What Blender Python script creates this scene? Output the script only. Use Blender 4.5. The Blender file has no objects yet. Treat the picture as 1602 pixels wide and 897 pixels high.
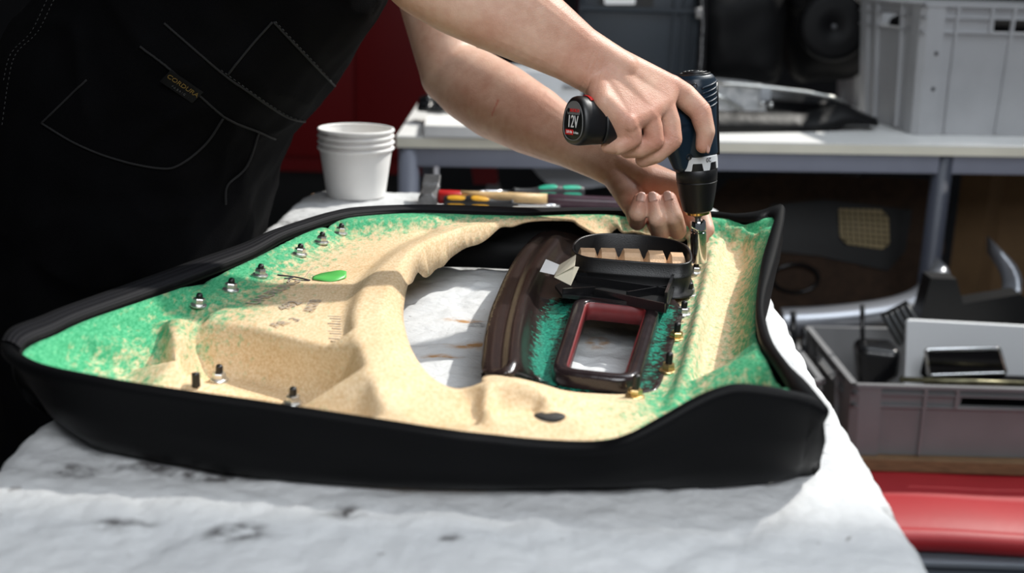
import bpy, bmesh, math, random
from mathutils import Vector, Matrix, Quaternion, noise
from mathutils.geometry import delaunay_2d_cdt
import numpy as np

random.seed(7)
SC = bpy.context.scene
COL = SC.collection
R = math.radians

# ------------------------------------------------------------------ camera
F_PX = 1900.0
PITCH, ROLL = R(15.2), R(1.8)
BENCH = 0.90                      # height of the bench top
CAM_POS = Vector((0, 0, BENCH + 0.40))
_fw = Vector((0, math.cos(PITCH), -math.sin(PITCH)))
_up0 = Vector((0, math.sin(PITCH), math.cos(PITCH)))
_rt0 = Vector((1, 0, 0))
_rt = _rt0 * math.cos(ROLL) + _up0 * math.sin(ROLL)
_up = _rt.cross(_fw)
cam_data = bpy.data.cameras.new('camera')
cam = bpy.data.objects.new('camera', cam_data)
COL.objects.link(cam)
cam.matrix_world = Matrix(((_rt.x, _up.x, -_fw.x, CAM_POS.x), (_rt.y, _up.y, -_fw.y, CAM_POS.y), (_rt.z, _up.z, -_fw.z, CAM_POS.z), (0, 0, 0, 1)))
cam_data.sensor_width = 36
cam_data.lens = 36 * F_PX / 1602
cam_data.clip_start = 0.02
cam_data.dof.use_dof = True
cam_data.dof.focus_distance = 1.36
cam_data.dof.aperture_fstop = 4.2
SC.camera = cam

# ------------------------------------------------------------------ light
SC.view_settings.view_transform = 'Standard'
SC.view_settings.look = 'None'
SC.view_settings.gamma = 1
SC.view_settings.exposure = 0.0
SC.view_settings.use_curve_mapping = False
w = bpy.data.worlds.new('world'); SC.world = w
w.use_nodes = True
bg = w.node_tree.nodes['Background']
bg.inputs[0].default_value = (0.80, 0.90, 1.0, 1)
bg.inputs[1].default_value = 0.10

def add_light(name, kind, loc, aim, energy, color, **kw):
    d = bpy.data.lights.new(name, kind)
    d.energy = energy; d.color = color
    for k, v in kw.items(): setattr(d, k, v)
    o = bpy.data.objects.new(name, d); COL.objects.link(o)
    o.location = loc
    o.rotation_euler = (Vector(aim) - Vector(loc)).to_track_quat('-Z', 'Y').to_euler()
    return o
SUN_FROM = Vector((0.76, 0.52, 1.0))     # towards the sun: right, slightly behind the bench
add_light('sun', 'SUN', SUN_FROM * 4, (0, 0, 0), 4.3, (1.0, 0.965, 0.90), angle=R(1.6))
add_light('overhead_fill', 'AREA', (0.9, 1.75, 3.1), (0.1, 1.3, 0.9), 50, (0.86, 0.93, 1.0), shape='RECTANGLE', size=1.6, size_y=2.2)  # soft overhead fill lamp, added under the ceiling
add_light('front_fill', 'AREA', (0.35, -0.45, 2.35), (0.1, 1.3, 1.0), 38, (0.93, 0.96, 1.0), shape='RECTANGLE', size=1.3, size_y=0.9)  # added front fill near the camera; no window stands there

# ------------------------------------------------------------------ helpers
def ray(px, py):
    return _fw + _rt * ((px - 801) / F_PX) + _up * ((448.5 - py) / F_PX)
def on(px, py, z):
    """point of the level plane at height z (metres above the floor)"""
    d = ray(px, py); return CAM_POS + d * ((z - CAM_POS.z) / d.z)
def at(px, py, h=0.0):
    """point at height h above the bench top"""
    return on(px, py, BENCH + h)
def pt(px, py, depth):
    return CAM_POS + ray(px, py) * depth
def zfor(P, py):
    """height on the upright through P that is seen at image row py"""
    lo, hi = -1.0, 4.0
    for _ in range(50):
        m = (lo + hi) / 2
        q = Vector((P.x, P.y, m)) - CAM_POS
        y = 448.5 - F_PX * q.dot(_up) / q.dot(_fw)
        if y > py: lo = m
        else: hi = m
    return m
def proj(P):
    q = P - CAM_POS; d = q.dot(_fw)
    return 801 + F_PX * q.dot(_rt) / d, 448.5 - F_PX * q.dot(_up) / d, d

def obj(name, bm, m, parent=None, smooth=True, local=False, angle=None):
    """bmesh -> one linked mesh object; world coordinates unless local"""
    if parent is not None and not local:
        bm.transform(parent.matrix_world.inverted())
    me = bpy.data.meshes.new(name)
    bm.normal_update()
    bm.to_mesh(me); bm.free()
    for p in me.polygons: p.use_smooth = smooth
    if m is not None: me.materials.append(m)
    o = bpy.data.objects.new(name, me); COL.objects.link(o)
    if parent is not None: o.parent = parent
    if smooth and angle:
        try: me.set_sharp_from_angle(angle=R(angle))
        except Exception: pass
    return o
def tag(o, label=None, cat=None, group=None, kind=None):
    if label: o['label'] = label
    if cat: o['category'] = cat
    if group: o['group'] = group
    if kind: o['kind'] = kind
    return o
def thing(name, label, cat, loc=(0, 0, 0), rot=None, group=None):
    o = bpy.data.objects.new(name, None); COL.objects.link(o)
    o.empty_display_size = 0.05
    M = Matrix.Translation(Vector(loc))
    if rot is not None: M = M @ rot.to_4x4()
    o.matrix_world = M
    o.location = Vector(loc)
    if rot is not None: o.rotation_euler = rot.to_euler()
    # matrix_world is needed right away by obj()
    o.matrix_world = M
    return tag(o, label, cat, group)
def copy_tree(o, parent=None):
    c = o.copy(); COL.objects.link(c)
    if parent is not None: c.parent = parent
    for ch in [x for x in COL.objects if x.parent == o]:
        copy_tree(ch, c)
    return c

def BM(): return bmesh.new()
def box(bm, c, s, M=None, bev=0.0, seg=2):
    """box centred c with full sizes s"""
    r = bmesh.ops.create_cube(bm, size=1.0)
    vs = r['verts']
    for v in vs: v.co = Vector((v.co.x * s[0], v.co.y * s[1], v.co.z * s[2]))
    if bev > 0:
        es = list({e for v in vs for e in v.link_edges})
        rr = bmesh.ops.bevel(bm, geom=vs + es, offset=bev, segments=seg, affect='EDGES', profile=0.6)
        vs = list({v for f in rr['faces'] for v in f.verts} | {v for v in vs if v.is_valid})
    for v in vs:
        v.co = v.co + Vector(c)
        if M is not None: v.co = M @ v.co
    return vs
def lathe(bm, prof, seg=40, M=None, close=False):
    """prof: list of (r, z)"""
    rings = []
    for r_, z in prof:
        ring = []
        for k in range(seg):
            a = 2 * math.pi * k / seg
            p = Vector((max(r_, 1e-5) * math.cos(a), max(r_, 1e-5) * math.sin(a), z))
            ring.append(bm.verts.new(M @ p if M is not None else p))
        rings.append(ring)
    for a, b in zip(rings[:-1], rings[1:]):
        for k in range(seg):
            bm.faces.new((a[k], a[(k + 1) % seg], b[(k + 1) % seg], b[k]))
    if close:
        bm.faces.new(rings[0][::-1]); bm.faces.new(rings[-1])
    return rings
def loft(bm, rings, close_u=True, caps=True):
    vr = [[bm.verts.new(p) for p in r] for r in rings]
    n = len(vr[0])
    for a, b in zip(vr[:-1], vr[1:]):
        for k in range(n if close_u else n - 1):
            bm.faces.new((a[k], a[(k + 1) % n], b[(k + 1) % n], b[k]))
    if caps and close_u:
        bm.faces.new(vr[0][::-1]); bm.faces.new(vr[-1])
    return vr
def tube(bm, pts, r_, seg=10, closed=False):
    pts = [Vector(p) for p in pts]
    n = len(pts); rings = []
    ref = None
    for i, p in enumerate(pts):
        if closed: t = pts[(i + 1) % n] - pts[i - 1]
        else: t = pts[min(i + 1, n - 1)] - pts[max(i - 1, 0)]
        t.normalize()
        if ref is None:
            ref = Vector((0, 0, 1)) if abs(t.z) < .9 else Vector((1, 0, 0))
        a = (ref - t * ref.dot(t)).normalized(); b = t.cross(a); ref = a
        rr = r_[i] if isinstance(r_, (list, tuple)) else r_
        rings.append([p + (a * math.cos(2 * math.pi * k / seg) + b * math.sin(2 * math.pi * k / seg)) * rr for k in range(seg)])
    if closed: rings.append(rings[0])
    vr = [[bm.verts.new(q) for q in r] for r in (rings[:-1] if closed else rings)]
    if closed: vr.append(vr[0])
    for a, b in zip(vr[:-1], vr[1:]):
        for k in range(seg):
            bm.faces.new((a[k], a[(k + 1) % seg], b[(k + 1) % seg], b[k]))
    if not closed:
        bm.faces.new(vr[0][::-1]); bm.faces.new(vr[-1])
def slab(bm, poly, thick, M=None):
    """polygon (list of 3D points) extruded along its normal (both ways) by thick"""
    P = [Vector(p) for p in poly]
    n = Vector((0, 0, 0))
    for a, b in zip(P, P[1:] + P[:1]): n += a.cross(b)
    n.normalize()
    lo = [bm.verts.new(p - n * thick / 2) for p in P]; hi = [bm.verts.new(p + n * thick / 2) for p in P]
    bm.faces.new(lo[::-1]); bm.faces.new(hi)
    for i in range(len(P)):
        j = (i + 1) % len(P); bm.faces.new((lo[i], lo[j], hi[j], hi[i]))
def spline(pts, step=0.01, closed=False):
    """Catmull-Rom resample of tuples of any length (first three are x,y,z)"""
    A = [np.array(p, dtype=float) for p in pts]
    n = len(A); out = []
    rng = n if closed else n - 1
    for i in range(rng):
        p1, p2 = A[i], A[(i + 1) % n]
        p0 = A[i - 1] if (closed or i > 0) else 2 * p1 - p2
        p3 = A[(i + 2) % n] if (closed or i < n - 2) else 2 * p2 - p1
        L = np.linalg.norm((p2 - p1)[:3]); k = max(1, int(math.ceil(L / step)))
        for j in range(k):
            t = j / k
            out.append(0.5 * ((2 * p1) + (-p0 + p2) * t + (2 * p0 - 5 * p1 + 4 * p2 - p3) * t * t + (-p0 + 3 * p1 - 3 * p2 + p3) * t ** 3))
    if not closed: out.append(A[-1])
    return out
def linear(pts, step=0.01, closed=False):
    A = [np.array(p, dtype=float) for p in pts]; out = []
    n = len(A)
    for i in range(n if closed else n - 1):
        p1, p2 = A[i], A[(i + 1) % n]
        k = max(1, int(math.ceil(np.linalg.norm((p2 - p1)[:3]) / step)))
        for j in range(k): out.append(p1 + (p2 - p1) * j / k)
    if not closed: out.append(A[-1])
    return out
def ball_hull(bm, spheres, sub=2):
    """convex hull round a few balls (centre, radius)"""
    t = bmesh.new()
    for c, r_ in spheres:
        g = bmesh.ops.create_icosphere(t, subdivisions=sub, radius=r_)
        for v in g['verts']: v.co += Vector(c)
    if len(spheres) > 1:
        h = bmesh.ops.convex_hull(t, input=t.verts[:])
        bmesh.ops.delete(t, geom=[v for v in t.verts if not v.link_faces or all(f not in h['geom'] for f in v.link_faces)], context='VERTS')
        # keep hull faces only
        keep = {f for f in h['geom'] if isinstance(f, bmesh.types.BMFace)}
        bmesh.ops.delete(t, geom=[f for f in t.faces if f not in keep], context='FACES_ONLY')
        bmesh.ops.delete(t, geom=[v for v in t.verts if not v.link_faces], context='VERTS')
    mp = {v: bm.verts.new(v.co) for v in t.verts}
    for f in t.faces: bm.faces.new([mp[v] for v in f.verts])
    t.free()
def fuse(bm, voxel, smooth_it=4, fac=0.6):
    """one continuous surface round all overlapping closed pieces"""
    me = bpy.data.meshes.new('tmp'); bm.to_mesh(me); bm.free()
    o = bpy.data.objects.new('tmp', me); COL.objects.link(o)
    m = o.modifiers.new('r', 'REMESH'); m.mode = 'VOXEL'; m.voxel_size = voxel; m.adaptivity = 0
    if smooth_it:
        s = o.modifiers.new('s', 'SMOOTH'); s.factor = fac; s.iterations = smooth_it
    dg = bpy.context.evaluated_depsgraph_get()
    ev = o.evaluated_get(dg)
    out = bmesh.new(); out.from_mesh(ev.to_mesh()); ev.to_mesh_clear()
    bpy.data.objects.remove(o); bpy.data.meshes.remove(me)
    return out

# ------------------------------------------------------------------ materials
def nmat(name):
    m = bpy.data.materials.new(name); m.use_nodes = True
    nt = m.node_tree; b = nt.nodes['Principled BSDF']
    return m, nt, b
def mat(name, col, rough=0.5, metal=0.0, var=0.0, vscale=20, bump=0.0, bscale=200, coat=0.0, spec=0.5, sub=0.0, stretch=None, bdist=0.002, trans=0.0):
    m, nt, b = nmat(name)
    b.inputs['Roughness'].default_value = rough
    b.inputs['Metallic'].default_value = metal
    b.inputs['Specular IOR Level'].default_value = spec
    b.inputs['Coat Weight'].default_value = coat
    if trans: b.inputs['Transmission Weight'].default_value = trans
    if sub:
        b.inputs['Subsurface Weight'].default_value = sub
        b.inputs['Subsurface Radius'].default_value = (0.008, 0.003, 0.0015)
        b.inputs['Subsurface Scale'].default_value = 1.0
    tc = nt.nodes.new('ShaderNodeTexCoord')
    vec = tc.outputs['Object']
    if stretch:
        mp = nt.nodes.new('ShaderNodeMapping'); mp.inputs['Scale'].default_value = stretch
        nt.links.new(vec, mp.inputs[0]); vec = mp.outputs[0]
    if var > 0:
        n = nt.nodes.new('ShaderNodeTexNoise'); n.inputs['Scale'].default_value = vscale; n.inputs['Detail'].default_value = 6
        nt.links.new(vec, n.inputs['Vector'])
        cr = nt.nodes.new('ShaderNodeValToRGB')
        cr.color_ramp.elements[0].position = 0.3; cr.color_ramp.elements[1].position = 0.7
        cr.color_ramp.elements[0].color = (*[c * (1 - var) for c in col], 1)
        cr.color_ramp.elements[1].color = (*[min(1, c * (1 + var)) for c in col], 1)
        nt.links.new(n.outputs[0], cr.inputs[0]); nt.links.new(cr.outputs[0], b.inputs['Base Color'])
    else:
        b.inputs['Base Color'].default_value = (*col, 1)
    if bump > 0:
        n2 = nt.nodes.new('ShaderNodeTexNoise'); n2.inputs['Scale'].default_value = bscale; n2.inputs['Detail'].default_value = 4
        nt.links.new(vec, n2.inputs['Vector'])
        bp = nt.nodes.new('ShaderNodeBump'); bp.inputs['Strength'].default_value = bump; bp.inputs['Distance'].default_value = bdist
        nt.links.new(n2.outputs[0], bp.inputs['Height']); nt.links.new(bp.outputs[0], b.inputs['Normal'])
    return m
M_ = {}
M_['floor'] = mat('workshop_floor', (0.035, 0.035, 0.038), 0.6, var=0.3, vscale=6)
M_['wall'] = mat('dark_wall_paint', (0.012, 0.012, 0.014), 0.8, var=0.2, vscale=3)
M_['black_cloth'] = mat('black_cotton_twill', (0.0022, 0.0022, 0.0027), 0.9, var=0.35, vscale=14, bump=0.5, bscale=900, spec=0.06)
M_['tee'] = mat('charcoal_knit', (0.02, 0.02, 0.022), 0.95, bump=0.6, bscale=1200, spec=0.1)
M_['thread'] = mat('grey_thread', (0.05, 0.05, 0.05), 0.9)
M_['black_plastic'] = mat('black_plastic', (0.0045, 0.0045, 0.005), 0.42, var=0.2, vscale=30, bump=0.15, bscale=900)
M_['black_gloss'] = mat('black_gloss_plastic', (0.008, 0.008, 0.009), 0.22, bump=0.05, bscale=200)
M_['black_rubber'] = mat('black_rubber', (0.012, 0.012, 0.012), 0.55, bump=0.3, bscale=1200)
M_['black_vinyl'] = mat('black_grained_vinyl', (0.0025, 0.0026, 0.003), 0.5, bump=0.25, bscale=1500, bdist=0.0005, spec=0.12)
M_['paper_white'] = mat('white_paper', (0.88, 0.87, 0.85), 0.65, var=0.03, vscale=30, sub=0.0)
M_['desk_white'] = mat('white_laminate', (0.90, 0.90, 0.88), 0.4, var=0.03, vscale=10)
M_['desk_edge'] = mat('cream_edge_band', (0.88, 0.84, 0.70), 0.5, var=0.05, vscale=10)
M_['desk_steel'] = mat('grey_blue_powder_coat', (0.27, 0.285, 0.35), 0.45, var=0.05, vscale=12)
M_['crate_grey'] = mat('grey_crate_plastic', (0.20, 0.20, 0.205), 0.5, var=0.08, vscale=9, bump=0.1, bscale=300)
M_['crate_pale'] = mat('pale_grey_crate_plastic', (0.42, 0.425, 0.44), 0.45, var=0.06, vscale=9, bump=0.1, bscale=300)
M_['crate_navy'] = mat('navy_crate_plastic', (0.012, 0.020, 0.030), 0.5, var=0.1, vscale=9)
M_['red_cab'] = mat('red_lacquered_steel', (0.15, 0.0008, 0.002), 0.5, var=0.06, vscale=4, spec=0.3)
M_['red_soft'] = mat('red_plastic', (0.36, 0.016, 0.022), 0.5, var=0.07, vscale=7, bump=0.1, bscale=60)
M_['wood'] = mat('raw_wood_board', (0.20, 0.115, 0.055), 0.7, var=0.3, vscale=30, bump=0.3, stretch=(1, 12, 12))
M_['handle_wood'] = mat('hammer_ash_wood', (0.62, 0.42, 0.20), 0.5, var=0.25, vscale=25, stretch=(3, 14, 14))
M_['cardboard'] = mat('brown_cardboard', (0.17, 0.10, 0.045), 0.8, var=0.1, vscale=20)
M_['steel'] = mat('forged_steel', (0.17, 0.17, 0.175), 0.42, 0.85, var=0.3, vscale=60, bump=0.4, bscale=400)
M_['zinc'] = mat('zinc_plated_steel', (0.62, 0.62, 0.60), 0.3, 0.9, var=0.12, vscale=200)
M_['brass'] = mat('yellow_zinc_steel', (0.62, 0.44, 0.20), 0.3, 0.9, var=0.2, vscale=200)
M_['chrome'] = mat('chrome', (0.80, 0.80, 0.80), 0.09, 1.0)
M_['gold'] = mat('gold_ring', (0.75, 0.52, 0.20), 0.22, 1.0)
M_['silver_paint'] = mat('silver_car_paint', (0.30, 0.31, 0.34), 0.28, 0.6, coat=0.6)
M_['red_paint'] = mat('red_tool_lacquer', (0.50, 0.012, 0.012), 0.35)
M_['purple'] = mat('dark_purple_rubber', (0.045, 0.016, 0.028), 0.35, var=0.2, vscale=60)
M_['tool_black'] = mat('tool_grip_black', (0.022, 0.023, 0.025), 0.45, bump=0.1, bscale=600)
M_['yellow'] = mat('yellow_grip', (0.85, 0.43, 0.02), 0.45, var=0.1, vscale=90)
M_['teal'] = mat('green_grip', (0.02, 0.38, 0.24), 0.45, var=0.1, vscale=90)
M_['bosch_blue'] = mat('navy_tool_body', (0.003, 0.014, 0.028), 0.42, bump=0.05, bscale=500)
M_['bosch_black'] = mat('tool_soft_black', (0.0028, 0.003, 0.004), 0.42, bump=0.12, bscale=1200, bdist=0.0006)
M_['white_print'] = mat('white_print', (0.75, 0.75, 0.75), 0.5)
M_['grey_print'] = mat('grey_print', (0.16, 0.16, 0.165), 0.5)
M_['red_print'] = mat('red_print', (0.70, 0.02, 0.02), 0.5)
M_['ink'] = mat('faded_black_ink', (0.36, 0.30, 0.24), 0.9)
M_['ink_dark'] = mat('black_marker_ink', (0.03, 0.025, 0.03), 0.9)
M_['leaf'] = mat('green_film', (0.10, 0.47, 0.10), 0.4)
M_['liner_red'] = mat('dark_red_liner', (0.16, 0.016, 0.018), 0.45, var=0.15, vscale=90)
M_['tan_moulding'] = mat('tan_moulded_fibre', (0.60, 0.39, 0.23), 0.55, var=0.12, vscale=80, bump=0.3, bscale=500)
M_['glass_clear'] = mat('clear_lens', (0.9, 0.93, 0.95), 0.08, 0, trans=0.85)
M_['cushion'] = mat('tag_cream', (0.72, 0.66, 0.52), 0.6)
M_['tag_white'] = mat('tag_white', (0.85, 0.85, 0.85), 0.4)
M_['screen'] = mat('dark_screen', (0.004, 0.004, 0.005), 0.12)
M_['skin'] = None

def skin_mat():
    m, nt, b = nmat('skin')
    tc = nt.nodes.new('ShaderNodeTexCoord')
    def nz(s, d=5):
        n = nt.nodes.new('ShaderNodeTexNoise'); n.inputs['Scale'].default_value = s; n.inputs['Detail'].default_value = d
        nt.links.new(tc.outputs['Object'], n.inputs['Vector']); return n
    n1 = nz(11, 4); n2 = nz(90, 3)
    cr = nt.nodes.new('ShaderNodeValToRGB')
    e = cr.color_ramp.elements
    e[0].position = 0.36; e[0].color = (0.54, 0.295, 0.21, 1)
    e[1].position = 0.62; e[1].color = (0.64, 0.42, 0.315, 1)
    mx = nt.nodes.new('ShaderNodeMix'); mx.data_type = 'RGBA'; mx.blend_type = 'MULTIPLY'; mx.inputs[0].default_value = 0.35
    cr2 = nt.nodes.new('ShaderNodeValToRGB')
    cr2.color_ramp.elements[0].position = 0.35; cr2.color_ramp.elements[0].color = (0.78, 0.66, 0.60, 1)
    cr2.color_ramp.elements[1].position = 0.6; cr2.color_ramp.elements[1].color = (1, 1, 1, 1)
    nt.links.new(n1.outputs[0], cr.inputs[0]); nt.links.new(n2.outputs[0], cr2.inputs[0])
    nt.links.new(cr.outputs[0], mx.inputs[6]); nt.links.new(cr2.outputs[0], mx.inputs[7])
    at_ = nt.nodes.new('ShaderNodeAttribute'); at_.attribute_name = 'redness'
    mr = nt.nodes.new('ShaderNodeMix'); mr.data_type = 'RGBA'
    nt.links.new(at_.outputs['Fac'], mr.inputs[0]); nt.links.new(mx.outputs[2], mr.inputs[6]); mr.inputs[7].default_value = (0.50, 0.17, 0.12, 1)
    nt.links.new(mr.outputs[2], b.inputs['Base Color'])
    b.inputs['Roughness'].default_value = 0.48
    b.inputs['Specular IOR Level'].default_value = 0.4
    b.inputs['Subsurface Weight'].default_value = 0.12
    b.inputs['Subsurface Radius'].default_value = (0.006, 0.002, 0.001)
    b.inputs['Subsurface Scale'].default_value = 1.0
    v = nt.nodes.new('ShaderNodeTexVoronoi'); v.inputs['Scale'].default_value = 750
    nt.links.new(tc.outputs['Object'], v.inputs['Vector'])
    n3 = nz(260, 5)
    ad = nt.nodes.new('ShaderNodeMath'); ad.operation = 'ADD'
    nt.links.new(v.outputs['Distance'], ad.inputs[0]); nt.links.new(n3.outputs[0], ad.inputs[1])
    bp = nt.nodes.new('ShaderNodeBump'); bp.inputs['Strength'].default_value = 0.22; bp.inputs['Distance'].default_value = 0.001
    nt.links.new(ad.outputs[0], bp.inputs['Height']); nt.links.new(bp.outputs[0], b.inputs['Normal'])
    return m
M_['skin'] = skin_mat()

def felt_mat(name, base1, base2, green1, green2, rough=0.85, fib=(1, 1, 1), bump=0.5, scale=90, sharp=0.16, dyek=1.0):
    """pressed fibre board; the attribute 'dye' says how much green dye soaked in"""
    m, nt, b = nmat(name)
    tc = nt.nodes.new('ShaderNodeTexCoord')
    mp = nt.nodes.new('ShaderNodeMapping'); mp.inputs['Scale'].default_value = fib
    nt.links.new(tc.outputs['Object'], mp.inputs[0])
    def nz(s, d, mpd=True):
        n = nt.nodes.new('ShaderNodeTexNoise'); n.inputs['Scale'].default_value = s; n.inputs['Detail'].default_value = d
        n.inputs['Roughness'].default_value = 0.65
        nt.links.new(mp.outputs[0] if mpd else tc.outputs['Object'], n.inputs['Vector']); return n
    big, fine, speck = nz(14, 4), nz(scale * 2.5, 4), nz(scale, 6)
    def ramp(a, b_, c1, c2):
        r_ = nt.nodes.new('ShaderNodeValToRGB'); e = r_.color_ramp.elements
        e[0].position = a; e[1].position = b_; e[0].color = (*c1, 1); e[1].color = (*c2, 1); return r_
    tan = ramp(0.32, 0.62, base2, base1); nt.links.new(fine.outputs[0], tan.inputs[0])
    tanb = ramp(0.3, 0.7, (0.80, 0.72, 0.60), (1, 1, 1)); nt.links.new(big.outputs[0], tanb.inputs[0])
    tm = nt.nodes.new('ShaderNodeMix'); tm.data_type = 'RGBA'; tm.blend_type = 'MULTIPLY'; tm.inputs[0].default_value = 0.7
    nt.links.new(tan.outputs[0], tm.inputs[6]); nt.links.new(tanb.outputs[0], tm.inputs[7])
    gr = ramp(0.35, 0.68, green1, green2); nt.links.new(fine.outputs[0], gr.inputs[0])
    a = nt.nodes.new('ShaderNodeAttribute'); a.attribute_name = 'dye'
    # mask = smoothstep((dye + noise - 1)/sharp)
    s1 = nt.nodes.new('ShaderNodeMath'); s1.operation = 'MULTIPLY_ADD'; s1.inputs[1].default_value = 1.8; s1.inputs[2].default_value = -0.40
    nt.links.new(speck.outputs[0], s1.inputs[0])
    dm = nt.nodes.new('ShaderNodeMath'); dm.operation = 'MULTIPLY'; dm.inputs[1].default_value = dyek; nt.links.new(a.outputs['Fac'], dm.inputs[0])
    s2 = nt.nodes.new('ShaderNodeMath'); s2.operation = 'ADD'
    nt.links.new(s1.outputs[0], s2.inputs[0]); nt.links.new(dm.outputs[0], s2.inputs[1])
    mr = nt.nodes.new('ShaderNodeMapRange'); mr.interpolation_type = 'SMOOTHSTEP'
    mr.inputs['From Min'].default_value = 1.0 - sharp; mr.inputs['From Max'].default_value = 1.0 + sharp
    nt.links.new(s2.outputs[0], mr.inputs[0])
    fm = nt.nodes.new('ShaderNodeMix'); fm.data_type = 'RGBA'
    nt.links.new(mr.outputs[0], fm.inputs[0]); nt.links.new(tm.outputs[2], fm.inputs[6]); nt.links.new(gr.outputs[0], fm.inputs[7])
    nt.links.new(fm.outputs[2], b.inputs['Base Color'])
    b.inputs['Roughness'].default_value = rough
    bp = nt.nodes.new('ShaderNodeBump'); bp.inputs['Strength'].default_value = bump; bp.inputs['Distance'].default_value = 0.0012
    nt.links.new(speck.outputs[0], bp.inputs['Height']); nt.links.new(bp.outputs[0], b.inputs['Normal'])
    return m
M_['felt'] = felt_mat('tan_fibre_board', (0.76, 0.60, 0.40), (0.60, 0.41, 0.22), (0.010, 0.25, 0.10), (0.09, 0.42, 0.21), fib=(1.0, 0.5, 1.0), scale=150, sharp=0.34, dyek=0.86)
M_['brownplastic'] = felt_mat('dark_brown_moulding', (0.028, 0.017, 0.016), (0.012, 0.009, 0.009), (0.006, 0.10, 0.07), (0.035, 0.30, 0.20), rough=0.26, fib=(1, 1, 1), bump=0.15, scale=150, sharp=0.22)

def cloth_mat():
    m, nt, b = nmat('quilted_moving_blanket')
    tc = nt.nodes.new('ShaderNodeTexCoord')
    n = nt.nodes.new('ShaderNodeTexNoise'); n.inputs['Scale'].default_value = 9; n.inputs['Detail'].default_value = 8; n.inputs['Roughness'].default_value = 0.62
    nt.links.new(tc.outputs['Object'], n.inputs['Vector'])
    cr = nt.nodes.new('ShaderNodeValToRGB'); e = cr.color_ramp.elements
    e[0].position = 0.30; e[0].color = (0.50, 0.51, 0.52, 1); e[1].position = 0.58; e[1].color = (0.585, 0.595, 0.60, 1)
    nt.links.new(n.outputs[0], cr.inputs[0])
    a = nt.nodes.new('ShaderNodeAttribute'); a.attribute_name = 'stain'
    sp = nt.nodes.new('ShaderNodeSeparateColor'); nt.links.new(a.outputs['Color'], sp.inputs[0])
    n2 = nt.nodes.new('ShaderNodeTexNoise'); n2.inputs['Scale'].default_value = 70; n2.inputs['Detail'].default_value = 6
    nt.links.new(tc.outputs['Object'], n2.inputs['Vector'])
    prev = cr.outputs[0]
    for ch, colr in ((0, (0.07, 0.065, 0.065, 1)), (1, (0.42, 0.24, 0.11, 1))):
        mu = nt.nodes.new('ShaderNodeMath'); mu.operation = 'MULTIPLY'
        rr = nt.nodes.new('ShaderNodeMapRange'); rr.inputs['From Min'].default_value = 0.35; rr.inputs['From Max'].default_value = 0.6
        nt.links.new(n2.outputs[0], rr.inputs[0])
        nt.links.new(sp.outputs[ch], mu.inputs[0]); nt.links.new(rr.outputs[0], mu.inputs[1])
        mx = nt.nodes.new('ShaderNodeMix'); mx.data_type = 'RGBA'
        nt.links.new(mu.outputs[0], mx.inputs[0]); nt.links.new(prev, mx.inputs[6]); mx.inputs[7].default_value = colr
        prev = mx.outputs[2]
    # small specks of dirt
    v = nt.nodes.new('ShaderNodeTexNoise'); v.inputs['Scale'].default_value = 46; v.inputs['Detail'].default_value = 8
    nt.links.new(tc.outputs['Object'], v.inputs['Vector'])
    vr = nt.nodes.new('ShaderNodeMapRange'); vr.inputs['From Min'].default_value = 0.69; vr.inputs['From Max'].default_value = 0.74
    vr.inputs['To Max'].default_value = 0.55
    nt.links.new(v.outputs[0], vr.inputs[0])
    mx = nt.nodes.new('ShaderNodeMix'); mx.data_type = 'RGBA'
    nt.links.new(vr.outputs[0], mx.inputs[0]); nt.links.new(prev, mx.inputs[6]); mx.inputs[7].default_value = (0.12, 0.10, 0.09, 1)
    nt.links.new(mx.outputs[2], b.inputs['Base Color'])
    b.inputs['Roughness'].default_value = 0.8
    b.inputs['Specular IOR Level'].default_value = 0.25
    n3 = nt.nodes.new('ShaderNodeTexNoise'); n3.inputs['Scale'].default_value = 55; n3.inputs['Detail'].default_value = 6
    nt.links.new(tc.outputs['Object'], n3.inputs['Vector'])
    bp = nt.nodes.new('ShaderNodeBump'); bp.inputs['Strength'].default_value = 0.6; bp.inputs['Distance'].default_value = 0.007
    nt.links.new(n3.outputs[0], bp.inputs['Height']); nt.links.new(bp.outputs[0], b.inputs['Normal'])
    return m
M_['cloth'] = cloth_mat()

def ribbed_mat():
    m, nt, b = nmat('ribbed_black_binding')
    b.inputs['Base Color'].default_value = (0.006, 0.006, 0.008, 1); b.inputs['Roughness'].default_value = 0.7; b.inputs['Specular IOR Level'].default_value = 0.2
    uv = nt.nodes.new('ShaderNodeUVMap')
    wv = nt.nodes.new('ShaderNodeTexWave'); wv.bands_direction = 'Y'; wv.inputs['Scale'].default_value = 2.2
    nt.links.new(uv.outputs[0], wv.inputs[0])
    bp = nt.nodes.new('ShaderNodeBump'); bp.inputs['Strength'].default_value = 0.7; bp.inputs['Distance'].default_value = 0.001
    nt.links.new(wv.outputs[1], bp.inputs['Height']); nt.links.new(bp.outputs[0], b.inputs['Normal'])
    return m
M_['ribbed'] = ribbed_mat()

# ------------------------------------------------------------------ room
def plane_box(name, c, s, m):
    bm = BM(); box(bm, c, s); return tag(obj(name, bm, m, smooth=False), kind='structure')
plane_box('floor', (0, 2.5, -0.05), (9, 12.0, 0.1), M_['floor'])
plane_box('wall_back', (0, 7.0, 1.6), (9, 0.1, 3.4), M_['wall'])
plane_box('ceiling', (0, -0.77, 3.25), (9, 5.60, 0.1), M_['wall'])
plane_box('wall_left', (-3.6, 2.5, 1.6), (0.1, 9.2, 3.4), M_['wall'])

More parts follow.
